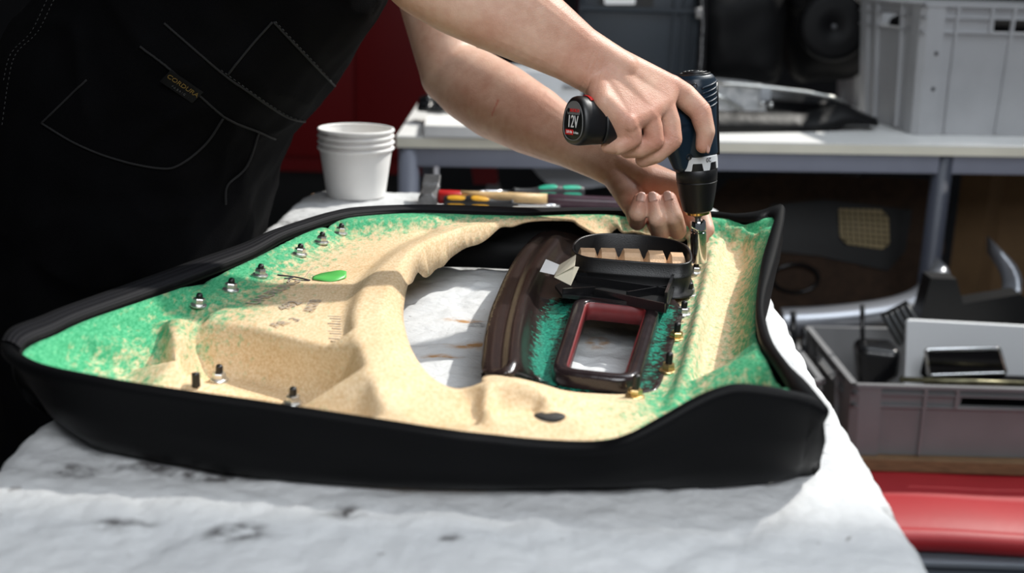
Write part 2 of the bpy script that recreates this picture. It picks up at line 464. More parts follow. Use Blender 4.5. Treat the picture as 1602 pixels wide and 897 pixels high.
# ------------------------------------------------------------------ workbench and its blanket
BX0, BXS, BHW = -0.087, 0.040, 0.356
BY0, BY1 = 0.25, 2.075
def bench_pt(u, y, z): return Vector((BX0 + BXS * y + u, y, z))
bench = thing('workbench', 'long workbench under the white quilted blanket', 'workbench', bench_pt(0, 1.2, 0))
bm = BM()
ring = [bench_pt(sx * (BHW - .012), y, BENCH - .03) for sx, y in ((-1, BY0), (1, BY0), (1, BY1 - .012), (-1, BY1 - .012))]
slab(bm, ring, 0.05); obj('bench_top', bm, M_['wood'], bench, smooth=False)
for sx in (-1, 1):
    for y in (BY0 + .1, BY1 - .12):
        bm = BM(); c = bench_pt(sx * (BHW - .08), y, 0); box(bm, (c.x, c.y, (BENCH - .055) / 2), (.06, .06, BENCH - .055), bev=.003)
        obj('leg', bm, M_['desk_steel'], bench, smooth=False)

def build_blanket():
    bm = BM(); lay = bm.verts.layers.float_color.new('stain')
    rad, drop = 0.022, 0.17
    flat_h = BHW - rad; arc = rad * math.pi / 2
    us = np.linspace(-(flat_h + arc + drop), flat_h + arc + drop, 190)
    yend = BY1 - rad
    vs = np.linspace(BY0, yend + arc + drop, 330)
    def bend(s, flat):
        a = abs(s); sg = 1 if s >= 0 else -1
        if a <= flat: return s, 0.0
        a -= flat
        if a < arc: t = a / rad; return sg * (flat + rad * math.sin(t)), rad * (1 - math.cos(t))
        return sg * (flat + rad), rad + a - arc
    grey = [(at(193, 825), .022, .010), (at(370, 840), .022, .017), (at(535, 806), .018, .010), (at(245, 735), .035, .012), (at(705, 846), .008, .006),
            (at(1405, 797), .012, .010), (at(1287, 712), .006, .004), (at(330, 748), .05, .012), (at(120, 742), .02, .012), (at(1180, 690), .03, .05), (at(745, 512), .01, .01), (at(455, 352), .02, .02)]
    orange = [(at(765, 545), .045, .012), (at(725, 505), .02, .008), (at(935, 540), .012, .02), (at(690, 560), .02, .006)]
    grid = []
    for y in vs:
        row = []
        for u in us:
            wob = 0.006 * noise.noise(Vector((y * 9, 3.1 if u > 0 else -7, 0))) + 0.003 * noise.noise(Vector((y * 31, 5 if u > 0 else -2, 1)))
            x_, dz = bend(u, flat_h + wob)
            if y > yend - .06:                                   # rounded far corners
                k = (y - (yend - .06)) / .06
                lim = flat_h - 0.02 * max(0, min(1, k)) ** 2
                if abs(u) > lim: x_, dz = bend(u, lim)
            y_, dz2 = (y, 0.0)
            if y > yend:
                b_, dz2 = bend(y, yend); y_ = b_
            d = max(dz, dz2)
            p = bench_pt(x_, y_, 0)
            # quilting: scrolls stitched into the padding, and loose rumples
            q = noise.noise(Vector((p.x * 7, p.y * 7, 0.3)))
            st = abs(math.sin((p.x * 22 + 1.4 * math.sin(p.y * 15) + q * 2.0)))
            st2 = abs(math.sin((p.y * 19 + 1.2 * math.sin(p.x * 17) + q * 2.2)))
            h = 0.0022 * (min(st * 3.0, 1) + min(st2 * 3.0, 1)) - 0.003
            rum = 0.0021 * noise.noise(Vector((p.x * 32, p.y * 40, 2))) + 0.0014 * noise.noise(Vector((p.x * 80, p.y * 100, 5)))
            z = BENCH + h + rum - d + .0012
            if d > .03: p += Vector(((1 if u > 0 else -1) * (0.006 * noise.noise(Vector((p.y * 14, d * 9, 0))) + .008 * d / drop), 0, 0))
            p.z = z
            v = bm.verts.new(p)
            sg = so = 0.0
            for c, rx, ry in grey:
                e = ((p.x - c.x) / rx) ** 2 + ((p.y - c.y) / ry) ** 2
                if e < 2: sg = max(sg, 1.15 * max(0, 1 - e / 1.6))
            for c, rx, ry in orange:
                e = ((p.x - c.x) / rx) ** 2 + ((p.y - c.y) / ry) ** 2
                if e < 2: so = max(so, 1.5 * max(0, 1 - e / 1.6))
            v[lay] = (min(1, sg), so, 0, 1)
            row.append(v)
        grid.append(row)
    for a, b in zip(grid[:-1], grid[1:]):
        for i in range(len(a) - 1):
            bm.faces.new((a[i], a[i + 1], b[i + 1], b[i]))
    o = obj('quilted_blanket', bm, M_['cloth'])
    s = o.modifiers.new('thickness', 'SOLIDIFY'); s.thickness = 0.004; s.offset = -1
    return tag(o, 'white quilted moving blanket spread over the workbench under the door panel', 'blanket')
build_blanket()

# ------------------------------------------------------------------ relief sheets (pressed panels)
def raster(feats, cell, pad):
    """polylines of (x, y, z, dye) -> height and dye rasters by triangulated interpolation"""
    V, E = [], []
    for line, closed in feats:
        i0 = len(V)
        for p in line: V.append(p)
        n = len(line)
        for k in range(n - 1): E.append((i0 + k, i0 + k + 1))
        if closed: E.append((i0 + n - 1, i0))
    A = np.array(V)
    vo, eo, fo, ov, oe, of = delaunay_2d_cdt([Vector((p[0], p[1])) for p in V], E, [], 0, 1e-5)
    zz = np.zeros(len(vo)); gg = np.zeros(len(vo)); P = np.array([[v.x, v.y] for v in vo])
    for i, src in enumerate(ov):
        if src: zz[i] = np.mean([V[s][2] for s in src]); gg[i] = np.mean([V[s][3] for s in src])
        else:
            d = np.hypot(A[:, 0] - P[i, 0], A[:, 1] - P[i, 1]); k = np.argsort(d)[:2]; wt = 1 / (d[k] + 1e-6)
            zz[i] = (A[k, 2] * wt).sum() / wt.sum(); gg[i] = (A[k, 3] * wt).sum() / wt.sum()
    x0, y0 = P.min(0) - pad; x1, y1 = P.max(0) + pad
    nx, ny = int((x1 - x0) / cell) + 2, int((y1 - y0) / cell) + 2
    Z = np.full((ny, nx), np.nan); G = np.full((ny, nx), np.nan)
    for f in fo:
        a, b, c = P[f[0]], P[f[1]], P[f[2]]
        ix0 = int((min(a[0], b[0], c[0]) - x0) / cell); ix1 = int((max(a[0], b[0], c[0]) - x0) / cell) + 1
        iy0 = int((min(a[1], b[1], c[1]) - y0) / cell); iy1 = int((max(a[1], b[1], c[1]) - y0) / cell) + 1
        X, Y = np.meshgrid(x0 + np.arange(ix0, ix1 + 1) * cell, y0 + np.arange(iy0, iy1 + 1) * cell)
        den = (b[1] - c[1]) * (a[0] - c[0]) + (c[0] - b[0]) * (a[1] - c[1])
        if abs(den) < 1e-12: continue
        l1 = ((b[1] - c[1]) * (X - c[0]) + (c[0] - b[0]) * (Y - c[1])) / den
        l2 = ((c[1] - a[1]) * (X - c[0]) + (a[0] - c[0]) * (Y - c[1])) / den
        l3 = 1 - l1 - l2
        ok = (l1 >= -1e-6) & (l2 >= -1e-6) & (l3 >= -1e-6)
        sub = Z[iy0:iy1 + 1, ix0:ix1 + 1]; sg = G[iy0:iy1 + 1, ix0:ix1 + 1]
        ok = ok[:sub.shape[0], :sub.shape[1]]
        sub[ok] = (l1 * zz[f[0]] + l2 * zz[f[1]] + l3 * zz[f[2]])[:sub.shape[0], :sub.shape[1]][ok]
        sg[ok] = (l1 * gg[f[0]] + l2 * gg[f[1]] + l3 * gg[f[2]])[:sub.shape[0], :sub.shape[1]][ok]
    for M in (Z, G):                                             # grow outwards
        for _ in range(int(pad / cell) + 30):
            nan = np.isnan(M)
            if not nan.any(): break
            s = np.zeros_like(M); c = np.zeros_like(M)
            for dy, dx in ((0, 1), (0, -1), (1, 0), (-1, 0)):
                r_ = np.roll(np.roll(M, dy, 0), dx, 1); g = ~np.isnan(r_); s[g] += r_[g]; c[g] += 1
            fill = nan & (c > 0); M[fill] = s[fill] / c[fill]
        M[np.isnan(M)] = 0
    return Z, G, x0, y0
def blur(M, s):
    k = int(3 * s) + 1; t = np.arange(-k, k + 1); g = np.exp(-t * t / (2 * s * s)); g /= g.sum()
    P = np.pad(M, k, mode='edge')
    P = np.apply_along_axis(lambda r_: np.convolve(r_, g, 'valid'), 1, P)
    return np.apply_along_axis(lambda r_: np.convolve(r_, g, 'valid'), 0, P)
def sample(M, x0, y0, cell, X, Y):
    fx = (X - x0) / cell; fy = (Y - y0) / cell
    ix = np.clip(np.floor(fx).astype(int), 0, M.shape[1] - 2); iy = np.clip(np.floor(fy).astype(int), 0, M.shape[0] - 2)
    tx = fx - ix; ty = fy - iy
    return (M[iy, ix] * (1 - tx) * (1 - ty) + M[iy, ix + 1] * tx * (1 - ty) + M[iy + 1, ix] * (1 - tx) * ty + M[iy + 1, ix + 1] * tx * ty)
def inside(poly, X, Y):
    r_ = np.zeros(X.shape, bool); n = len(poly)
    for i in range(n):
        x1, y1 = poly[i][:2]; x2, y2 = poly[(i + 1) % n][:2]
        if y1 == y2: continue
        c = ((Y < y1) != (Y < y2)) & (X < (x2 - x1) * (Y - y1) / (y2 - y1) + x1)
        r_ ^= c
    return r_
def relief(outline, holes, feats, cell=0.002, sig=2.0, spacing=0.0048, gsig=5.0, keep_edge=True):
    """returns (bmesh with 'dye' layer, height function)"""
    F = [(outline, True)] + [(h, True) for h in holes] + [(f, False) for f in feats]
    Z, G, x0, y0 = raster(F, cell, 0.02)
    Z = blur(Z, sig); G = blur(G, gsig)
    ob = linear(outline, spacing, True); hb = [linear(h, spacing, True) for h in holes]
    xs = np.arange(min(p[0] for p in ob), max(p[0] for p in ob), spacing); ys = np.arange(min(p[1] for p in ob), max(p[1] for p in ob), spacing)
    X, Y = np.meshgrid(xs, ys); X = X + (np.arange(len(ys)) % 2)[:, None] * spacing * .5
    ok = inside(ob, X, Y)
    for h in hb: ok &= ~inside(h, X, Y)
    X, Y = X[ok], Y[ok]
    bp = np.array([p[:2] for p in ob] + [p[:2] for h in hb for p in h])
    keep = np.ones(len(X), bool)
    for s in range(0, len(X), 2000):
        d = np.hypot(X[s:s + 2000, None] - bp[None, :, 0], Y[s:s + 2000, None] - bp[None, :, 1]).min(1)
        keep[s:s + 2000] = d > spacing * .55
    X, Y = X[keep], Y[keep]
    V = [Vector((float(p[0]), float(p[1]))) for p in ob]; E = [(k, (k + 1) % len(ob)) for k in range(len(ob))]
    for h in hb:
        i0 = len(V); V += [Vector((float(p[0]), float(p[1]))) for p in h]; E += [(i0 + k, i0 + (k + 1) % len(h)) for k in range(len(h))]
    V += [Vector((float(a), float(b))) for a, b in zip(X, Y)]
    vo, eo, fo, *_ = delaunay_2d_cdt(V, E, [], 0, 1e-6)
    P = np.array([[v.x, v.y] for v in vo])
    T = np.array(fo); C = P[T].mean(1)
    good = inside(ob, C[:, 0], C[:, 1])
    for h in hb: good &= ~inside(h, C[:, 0], C[:, 1])
    z = sample(Z, x0, y0, cell, P[:, 0], P[:, 1]); g = sample(G, x0, y0, cell, P[:, 0], P[:, 1])
    bm = BM(); lay = bm.verts.layers.float.new('dye')
    used = set(T[good].ravel().tolist()); mp = {}
    for i in used:
        v = bm.verts.new((P[i, 0], P[i, 1], z[i])); v[lay] = float(g[i]); mp[i] = v
    for t in T[good]:
        try: bm.faces.new([mp[int(i)] for i in t])
        except ValueError: pass
    bmesh.ops.recalc_face_normals(bm, faces=bm.faces[:])
    if sum(f.normal.z for f in bm.faces) < 0: bmesh.ops.reverse_faces(bm, faces=bm.faces[:])
    hf = lambda x, y: float(sample(Z, x0, y0, cell, np.array([x]), np.array([y]))[0])
    return bm, hf
def A4(px, py, h, g=0.0):
    p = at(px, py, h); return (p.x, p.y, p.z, g)
def L4(*pts): return [A4(*p) for p in pts]
def SP(pts, step=.008, closed=False): return [tuple(p) for p in spline(pts, step, closed)]

# ------------------------------------------------------------------ the door panel
# ring of the rim: (outer pixel, height, inner pixel, height), from the left tip round the far side, then down the right lip
RIM_BACK = [((5, 536), .078, (33, 548), .079), ((11, 524), .078, (40, 539), .079), ((25, 513), .078, (56, 530), .079), ((62, 499), .078, (88, 517), .079), ((106, 481), .078, (130, 497), .079),
            ((212, 443), .078, (232, 460), .079), ((318, 405), .079, (335, 421), .08), ((381, 383), .079, (396, 397), .08), ((424, 364), .08, (445, 370), .081),
            ((479, 345), .08, (495, 352), .081), ((520, 333), .08, (530, 341), .081), ((560, 326), .08, (565, 335), .081), ((640, 322.5), .08, (640, 330), .08), ((730, 323.5), .08, (730, 331.5), .08),
            ((820, 327), .08, (820, 334), .08), ((915, 327), .081, (915, 331.5), .081), ((1010, 328), .082, (1010, 333), .082), ((1108, 331), .083, (1108, 336), .083),
            ((1150, 335), .086, (1150, 341), .086), ((1185, 331), .092, (1185, 341), .091), ((1208, 324), .098, (1203, 336), .095)]
RIM_RIGHT = [((1224, 321), .100, (1212, 340), .097), ((1224, 342), .097, (1206, 362), .094), ((1213, 392), .092, (1194, 400), .090), ((1203, 428), .088, (1187, 436), .086), ((1195, 459), .086, (1183, 470), .084),
             ((1193, 490), .085, (1184, 503), .083), ((1204, 530), .085, (1193, 536), .083), ((1229, 566), .086, (1215, 568), .084), ((1246, 584), .087, (1229, 590), .085), ((1262, 599), .087, (1240, 608), .085)]
RIM_FRONT = [((1293, 637), .085, (1266, 745)), ((1275, 627), .087, (1258, 750)), ((1230, 615), .092, (1215, 762)), ((1165, 606), .095, (1150, 768)), ((1130, 611), .093, (1115, 770)), ((1090, 628), .086, (1075, 771)), ((1040, 656), .074, (1025, 772)),
             ((980, 686), .06, (975, 773)), ((930, 696), .052, (925, 774)), ((850, 694), .05, (850, 775)), ((770, 686), .052, (770, 775)), ((700, 678), .055, (700, 774)), ((550, 655), .06, (550, 768)), ((400, 632), .066, (400, 756)),
             ((300, 618), .070, (290, 738)), ((200, 603), .074, (190, 720)), ((130, 590), .077, (145, 708)), ((80, 580), .078, (116, 690)), ((40, 568), .078, (100, 668)), ((14, 553), .078, (94, 650))]
rim = []      # (P_out, P_in, P_bottom)
for (o_, oz, i_, iz) in RIM_BACK + RIM_RIGHT:
    rim.append([at(*o_, oz), at(*i_, iz), None])
for (o_, oz, b_) in RIM_FRONT:
    rim.append([at(*o_, oz), None, at(*b_, .003)])
n_ = len(rim); nb0 = len(RIM_BACK)
ctr = Vector((sum(p[0].x for p in rim) / n_, sum(p[0].y for p in rim) / n_, 0))
for i, p in enumerate(rim):
    t = (rim[(i + 1) % n_][0] - rim[i - 1][0]); t.z = 0; t.normalize()
    inn = Vector((t.y, -t.x, 0))
    if inn.dot(ctr - Vector((p[0].x, p[0].y, 0))) < 0: inn = -inn
    nb1 = nb0 + len(RIM_RIGHT)
    if nb0 - 3 <= i <= nb0 or i == nb1: inn = Vector((ctr.x - p[0].x, ctr.y - p[0].y, 0)).normalized()
    if p[1] is None: p[1] = p[0] + inn * (.014 if i == nb1 else .008) + Vector((0, 0, -.001))
    if p[2] is None: q = p[0] + inn * (.010 if i >= nb0 - 1 else .026); p[2] = Vector((q.x, q.y, BENCH + .006))
flat = [tuple(p[0]) + tuple(p[1]) + tuple(p[2]) for p in rim]
dense = []
for s in spline(flat, .006, True): dense.append((Vector(s[:3]), Vector(s[3:6]), Vector(s[6:9])))
panel_loc = Vector((ctr.x, ctr.y, BENCH + .004))
panel = thing('door_trim_panel', 'car door trim panel lying face down on the blanket, tan fibre back stained green', 'door panel', panel_loc)
rings = []
for i, (po, pi, pb) in enumerate(dense):
    q = dense[(i + 1) % len(dense)][0] - dense[i - 1][0]; q.z = 0; q.normalize()
    out = Vector((-q.y, q.x, 0))
    if out.dot(po - ctr) < 0: out = -out
    h = po.z - pb.z
    up = Vector((0, 0, 1))
    wl = (po - pb)
    rings.append([pi - up * .006, pi + up * .0006, pi.lerp(po, .5) + up * .0022, po + up * .0008, po + out * .0025 - up * .002, po + out * .0025 - up * .006, pb + wl * .78 + out * .0015,
                  pb + wl * .55 + out * .006, pb + wl * .25 + out * .006, pb + up * .006, pb - out * .008 - up * .0, pb - out * .014 + up * .003, pb + wl * .45 - out * .008])
bm = BM(); vr = [[bm.verts.new(p) for p in r] for r in rings]; vr.append(vr[0])
for a, b in zip(vr[:-1], vr[1:]):
    for k in range(len(a) - 1): bm.faces.new((a[k], b[k], b[k + 1], a[k + 1]))
bmesh.ops.recalc_face_normals(bm, faces=bm.faces[:])
obj('outer_skin', bm, M_['black_vinyl'], panel)
# ribbed binding folded over the left and far rim
bm = BM(); uvl = bm.loops.layers.uv.new('UVMap'); rows = []
nb = len(RIM_BACK)
bi = [tuple(p[0]) + tuple(p[1]) for p in rim[:nb - 3]]
acc = 0; prev = None
for s in spline(bi, .006):
    po, pi = Vector(s[:3]), Vector(s[3:6])
    if prev is not None: acc += (po - prev).length
    prev = po
    o2 = po + (po - pi).normalized() * .003
    rows.append(([bm.verts.new(p) for p in (pi - Vector((0, 0, .004)), pi + Vector((0, 0, .0018)), pi.lerp(po, .33) + Vector((0, 0, .0036)), pi.lerp(po, .67) + Vector((0, 0, .0036)), o2 + Vector((0, 0, .0014)), o2 - Vector((0, 0, .012)))], acc))
for (a, sa), (b, sb) in zip(rows[:-1], rows[1:]):
    for k in range(5):
        f = bm.faces.new((a[k], b[k], b[k + 1], a[k + 1]))
        for lp, (u_, v_) in zip(f.loops, ((sa, k / 5), (sb, k / 5), (sb, (k + 1) / 5), (sa, (k + 1) / 5))): lp[uvl].uv = (u_ * 10, v_)
bmesh.ops.recalc_face_normals(bm, faces=bm.faces[:])
obj('edge_binding', bm, M_['ribbed'], panel)

# felt
def zf(px):        # floor level just behind the front rim
    return float(np.interp(px, [0, 120, 250, 470, 522, 550, 600, 750, 900, 1040, 1090, 1300], [.055, .04, .015, .015, .015, .032, .050, .042, .040, .034, .030, .036]))
outline = []
front_foot = []
for i, p in enumerate(rim):
    d = 1.1
    if i >= len(RIM_BACK) + len(RIM_RIGHT):
        px = RIM_FRONT[i - len(RIM_BACK) - len(RIM_RIGHT)][0]
        d = float(np.interp(px[0], [0, 200, 300, 700, 950, 1040, 1085, 1115, 1165, 1215, 1300], [1.1, .8, .15, 0, .35, .85, .7, .25, .30, .95, 1.1]))
        far = at(px[0], px[1], zf(px[0])); q = p[1].lerp(far, .45)
        if 60 < px[0] < 1240: front_foot.append((q.x, q.y, BENCH + zf(px[0]), d))
    outline.append((p[1].x, p[1].y, p[1].z - .003, d))
outline = SP(outline, .008, True)
HX = [(637, 453, .060), (632, 480, .060), (632, 505, .060), (641, 540, .060), (657, 570, .058), (677, 592, .056), (704, 606, .054), (730, 608, .052), (752, 600, .052),
      (758, 588, .054), (800, 590, .046), (850, 601, .040), (880, 611, .032), (925, 616, .028), (990, 615, .026), (1014, 600, .024), (1024, 570, .024), (1032, 520, .027), (1042, 480, .031), (1040, 440, .036), (1062, 430, .042), (1074, 405, .046), (1070, 384, .048),
      (1020, 376, .05), (960, 371, .052), (937, 367, .064), (921, 359, .070), (905, 350, .075), (895, 343.5, .078), (865, 342, .079), (830, 343, .079), (805, 352, .074), (785, 362, .066), (755, 382, .055), (730, 395, .048), (708, 411, .042), (694, 426, .036), (682, 437, .031),
      (668, 447, .030), (652, 451, .034), (640, 448, .058)]
hole = SP(L4(*[(x, y, z, 0.0) for x, y, z in HX]), .006, True)
feats = [
    front_foot,
    # far slope of the rim and the far wall
    SP(L4((60, 548, .072, 1.2), (150, 512, .070, 1.2), (250, 472, .070, 1.2), (340, 437, .070, 1.1), (400, 412, .072, 1.1), (450, 380, .074, 1.0), (500, 360, .076, 1.0))),
    SP(L4((200, 524, .055, .95), (258, 486, .060, .85), (300, 466, .061, .80), (350, 440, .061, .80), (400, 416, .061, .8), (450, 391, .061, .8), (490, 370, .064, .8), (540, 362, .068, .75), (640, 357, .068, .55), (735, 347, .073, .4))),
    SP(L4((545, 345, .080, 1.0), (640, 341, .079, .9), (735, 337, .076, .85), (860, 337, .077, .8), (950, 340, .077, .55))),
    # fading of the dye over the plateau
    SP(L4((330, 490, .062, .72), (400, 458, .062, .65), (450, 425, .062, .55), (500, 396, .062, .5), (560, 372, .062, .45))),
    SP(L4((400, 500, .062, .35), (470, 455, .062, .25), (540, 400, .062, .25), (600, 378, .062, .25))),
    # ridge: foot and crest
    SP(L4((665, 366, .062, .15), (628, 382, .062, .1), (600, 400, .062, 0), (568, 430, .062, 0), (548, 460, .062, 0), (538, 500, .061, 0), (543, 530, .060, 0))),
    SP(L4((690, 362, .074, .15), (650, 378, .075, .05), (617, 399, .075, 0), (584, 430, .075, 0), (563, 462, .075, 0), (552, 500, .074, 0), (560, 540, .072, 0), (577, 580, .069, 0), (592, 620, .063, 0), (602, 648, .056, 0))),
    SP(L4((624, 645, .056, 0), (616, 600, .064, 0), (606, 560, .069, 0), (596, 520, .072, 0), (600, 480, .074, 0), (612, 450, .075, 0), (628, 420, .076, 0), (655, 388, .078, .1), (690, 369, .079, .2), (735, 354, .078, .3), (800, 347, .077, .2), (860, 341.5, .077, .3))),
    # plateau front edge, its wall and the low ledge
    SP(L4((300, 500, .060, .62), (340, 504, .060, .4), (390, 513, .060, .22), (440, 527, .060, .1), (500, 541, .060, 0), (530, 550, .060, 0))),
    SP(L4((308, 592, .017, .45), (330, 590, .016, .2), (390, 592, .015, .05), (430, 600, .015, 0), (470, 612, .015, 0), (500, 624, .015, 0), (513, 634, .015, 0), (520, 645, .015, 0))),
    SP(L4((300, 604, .015, .4), (345, 608, .015, .1), (390, 616, .015, 0), (440, 630, .015, 0))),
    # buttress on the left
    L4((252, 505, .057, .9), (250, 540, .046, .8), (256, 575, .033, .65), (263, 604, .018, .5)),
    L4((264, 498, .066, .6), (270, 525, .064, .2), (279, 560, .054, .05), (287, 590, .037, .0), (292, 606, .018, .1)),
    L4((286, 497, .066, .7), (294, 520, .060, .55), (298, 550, .047, .45), (300, 575, .031, .35)),
    L4((310, 504, .050, .6), (309, 530, .040, .45), (307, 560, .028, .35)),
    # left basin
    SP(L4((110, 555, .058, .9), (160, 566, .045, .70), (210, 582, .032, .52), (240, 592, .022, .4))),
    SP(L4((150, 535, .064, 1.0), (200, 550, .050, .75), (238, 565, .037, .58))),
    # middle foreground: bump and front step
    SP(L4((640, 620, .057, 0), (660, 640, .052, 0), (668, 662, .045, 0))),
    SP(L4((700, 628, .052, 0), (735, 630, .050, 0), (747, 640, .046, 0), (747, 664, .041, 0))),
    SP(L4((756, 597, .064, 0), (759, 620, .063, 0), (758, 642, .058, 0))),
    SP(L4((775, 596, .066, 0), (820, 597, .066, 0), (850, 606, .063, .0), (880, 616, .053, .05), (950, 627, .040, .25), (1010, 630, .034, .5))),
    SP(L4((757, 657, .043, 0), (800, 648, .043, 0), (850, 641, .043, 0), (888, 640, .043, .0), (897, 648, .043, 0), (940, 655, .039, .25), (1000, 660, .036, .55), (1040, 645, .035, .8))),
    SP(L4((757, 667, .046, 0), (800, 658, .047, 0), (850, 649, .047, 0), (884, 646, .047, 0), (900, 656, .046, 0), (940, 661, .041, .2), (1000, 664, .037, .5))),
    SP(L4((760, 680, .041, 0), (850, 682, .040, 0), (920, 683, .039, .2), (980, 674, .038, .4))),
    # right ledge with the nuts, the dyed kerb, the trough
    SP(L4((1072, 440, .045, .25), (1062, 480, .040, .35), (1050, 530, .034, .5), (1040, 580, .030, .6), (1015, 618, .028, .75))),
    SP(L4((1100, 412, .047, .5), (1088, 470, .043, .7), (1078, 510, .039, .75), (1064, 560, .034, .8), (1048, 610, .030, .9), (1030, 640, .032, 1.0))),
    SP(L4((1115, 370, .063, .8), (1108, 410, .059, .8), (1097, 460, .056, .75), (1086, 510, .052, .8), (1074, 560, .047, .9), (1058, 620, .041, 1.0), (1048, 642, .039, 1.0))),
    SP(L4((1131, 372, .063, .2), (1120, 410, .058, .2), (1108, 460, .055, .15), (1096, 510, .051, .2), (1086, 560, .046, .4), (1076, 610, .040, .6), (1068, 636, .038, .7))),
    SP(L4((1142, 382, .056, .1), (1132, 410, .046, .05), (1120, 460, .042, .05), (1110, 510, .037, .1), (1100, 560, .032, .15), (1090, 610, .028, .2))),
    SP(L4((1164, 388, .055, .25), (1160, 420, .044, .25), (1152, 460, .040, .3), (1148, 510, .036, .45), (1148, 560, .032, .55), (1150, 595, .030, .6))),
    SP(L4((1181, 393, .066, .5), (1175, 430, .057, .65), (1169, 470, .056, .75), (1172, 510, .055, .85), (1184, 550, .055, 1.0), (1200, 585, .056, 1.1))),
    SP(L4((1060, 349, .080, .8), (1110, 344, .080, 1.0), (1160, 350, .084, 1.05), (1193, 358, .089, 1.05))),
    SP(L4((1080, 366, .066, .5), (1118, 361, .069, .7), (1165, 369, .066, .85), (1186, 376, .072, .9))),
    SP(L4((950, 345, .073, .1), (1000, 350, .071, .0), (1040, 358, .068, 0))),
]
bm, felt_h = relief(outline, [hole], feats, sig=1.25, spacing=.0042)
felt = obj('fibre_backing', bm, M_['felt'], panel)
s = felt.modifiers.new('thickness', 'SOLIDIFY'); s.thickness = 0.0028; s.offset = -1
tag(felt, 'tan pressed fibre backing with green dye along its edges')
def on_felt(px, py, guess=.05, hf=None):
    """point of the fibre board seen at this pixel"""
    hf = hf or felt_h; h = guess
    for _ in range(30):
        p = at(px, py, h); h += .6 * ((hf(p.x, p.y) - BENCH) - h)
    return at(px, py, h)

# --- brown moulded carrier in the opening (armrest arc, window flange)
def CL(*pts):
    """the flat round the window sits lower than the arc"""
    out = []
    for p in pts:
        k = float(np.interp(p[1], [430, 600], [.004, .020])) * float(np.interp(p[0], [805, 850], [0, 1]))
        out.append(A4(p[0], p[1], p[2] - k, p[3] if len(p) > 3 else 0))
    return out
c_out = CL((756, 583, .046), (757, 545, .048), (762, 514, .050), (770, 483, .052), (780, 459, .053), (793, 430, .055), (810, 400, .057), (824, 382, .058), (842, 366, .060), (862, 360, .064), (880, 361, .064), (900, 366, .060), (915, 376, .055), (925, 392, .048),
            (960, 400, .046), (1030, 404, .046), (1060, 418, .048), (1056, 436, .052), (1050, 460, .054), (1062, 476, .052), (1068, 492, .052), (1056, 530, .051), (1044, 570, .050), (1032, 603, .050), (1020, 613, .048), (990, 618, .046), (930, 618, .046), (880, 613, .046), (856, 604, .046), (838, 590, .046), (800, 590, .048))
win = CL((884, 574, .050), (888, 586, .050), (898, 590, .050), (975, 596, .050), (984, 590, .050), (1010, 500, .055), (1010, 490, .055), (1004, 485, .055), (930, 470, .056), (920, 472, .056), (915, 482, .055))
def Z(pts): return SP(CL(*pts), .008)
# the arc: flange, groove, hump, shoulder; then the flat with its dye
c_feats = [
    Z([(774, 583, .050), (775, 545, .052), (782, 505, .054), (794, 460, .057), (812, 415, .060), (835, 380, .063), (852, 367, .065)]),
    Z([(784, 584, .046), (786, 545, .048), (792, 500, .050), (804, 455, .053), (823, 410, .056), (842, 382, .059), (858, 368, .061)]),
    Z([(792, 585, .056), (794, 545, .058), (802, 500, .060), (814, 455, .063), (832, 412, .066), (852, 382, .069), (866, 367, .071)]),
    Z([(812, 586, .058), (812, 545, .061), (818, 500, .063), (828, 455, .066), (845, 415, .069), (865, 385, .072), (878, 367, .072)]),
    Z([(826, 588, .047, .0), (824, 550, .048, .0), (830, 510, .050, 0), (840, 465, .053, 0), (857, 425, .056, 0), (880, 395, .058, 0), (895, 378, .060, 0)]),
    Z([(836, 586, .046, .75), (836, 550, .047, .7), (846, 510, .049, .6), (862, 480, .051, .5)]),
    Z([(850, 590, .047, .9), (852, 550, .048, .85), (864, 510, .050, .82), (886, 478, .052, .75), (905, 468, .052, .6)]),
    Z([(868, 602, .047, 1.0), (930, 609, .047, .85), (1000, 610, .048, .7)]),
    Z([(1012, 600, .049, .6), (1024, 560, .050, .65), (1036, 510, .051, .8), (1040, 490, .052, .9)]),
    Z([(880, 455, .052, 0), (940, 462, .053, .2), (1000, 470, .053, .3), (1040, 474, .053, .5)]),
    Z([(875, 436, .052, 0), (940, 446, .053, 0), (1000, 450, .053, 0), (1045, 452, .053, 0)]),
]
c_out = SP(c_out, .008, True)
bm, carrier_h = relief(c_out, [win], c_feats, sig=1.0, spacing=.0038, gsig=2.0)
carrier = obj('armrest_carrier', bm, M_['brownplastic'], panel)
s = carrier.modifiers.new('thickness', 'SOLIDIFY'); s.thickness = 0.0035; s.offset = -1
tag(carrier, 'dark brown moulded armrest carrier, green dye round its window')
# side wall of the arc that stands down to the blanket
bm = BM(); rows = []
side = [p for p in c_out if True]
arc = Z([(756, 583, .046), (757, 545, .048), (762, 514, .050), (770, 483, .052), (780, 459, .053), (793, 430, .055), (810, 400, .057), (824, 382, .058), (842, 366, .060)])
for p in arc: rows.append([bm.verts.new(q) for q in ((p[0], p[1], p[2] + .0005), (p[0] - .0015, p[1], p[2] - .001), (p[0] - .001, p[1], p[2] - .018), (p[0] + .004, p[1], p[2] - .018))])
for a, b in zip(rows[:-1], rows[1:]):
    for k in range(3): bm.faces.new((a[k], b[k], b[k + 1], a[k + 1]))
bmesh.ops.recalc_face_normals(bm, faces=bm.faces[:])
obj('armrest_side', bm, mat('brown_red_plastic', (0.045, 0.014, 0.012), 0.3), panel)
# pale seam in the groove of the arc
bm = BM()
tube(bm, [Vector(p[:3]) + Vector((0, 0, -.0012)) for p in c_feats[1]], .0011, 6)
obj('groove_seam', bm, mat('orange_brown_edge', (0.36, 0.16, 0.08), 0.4), panel)

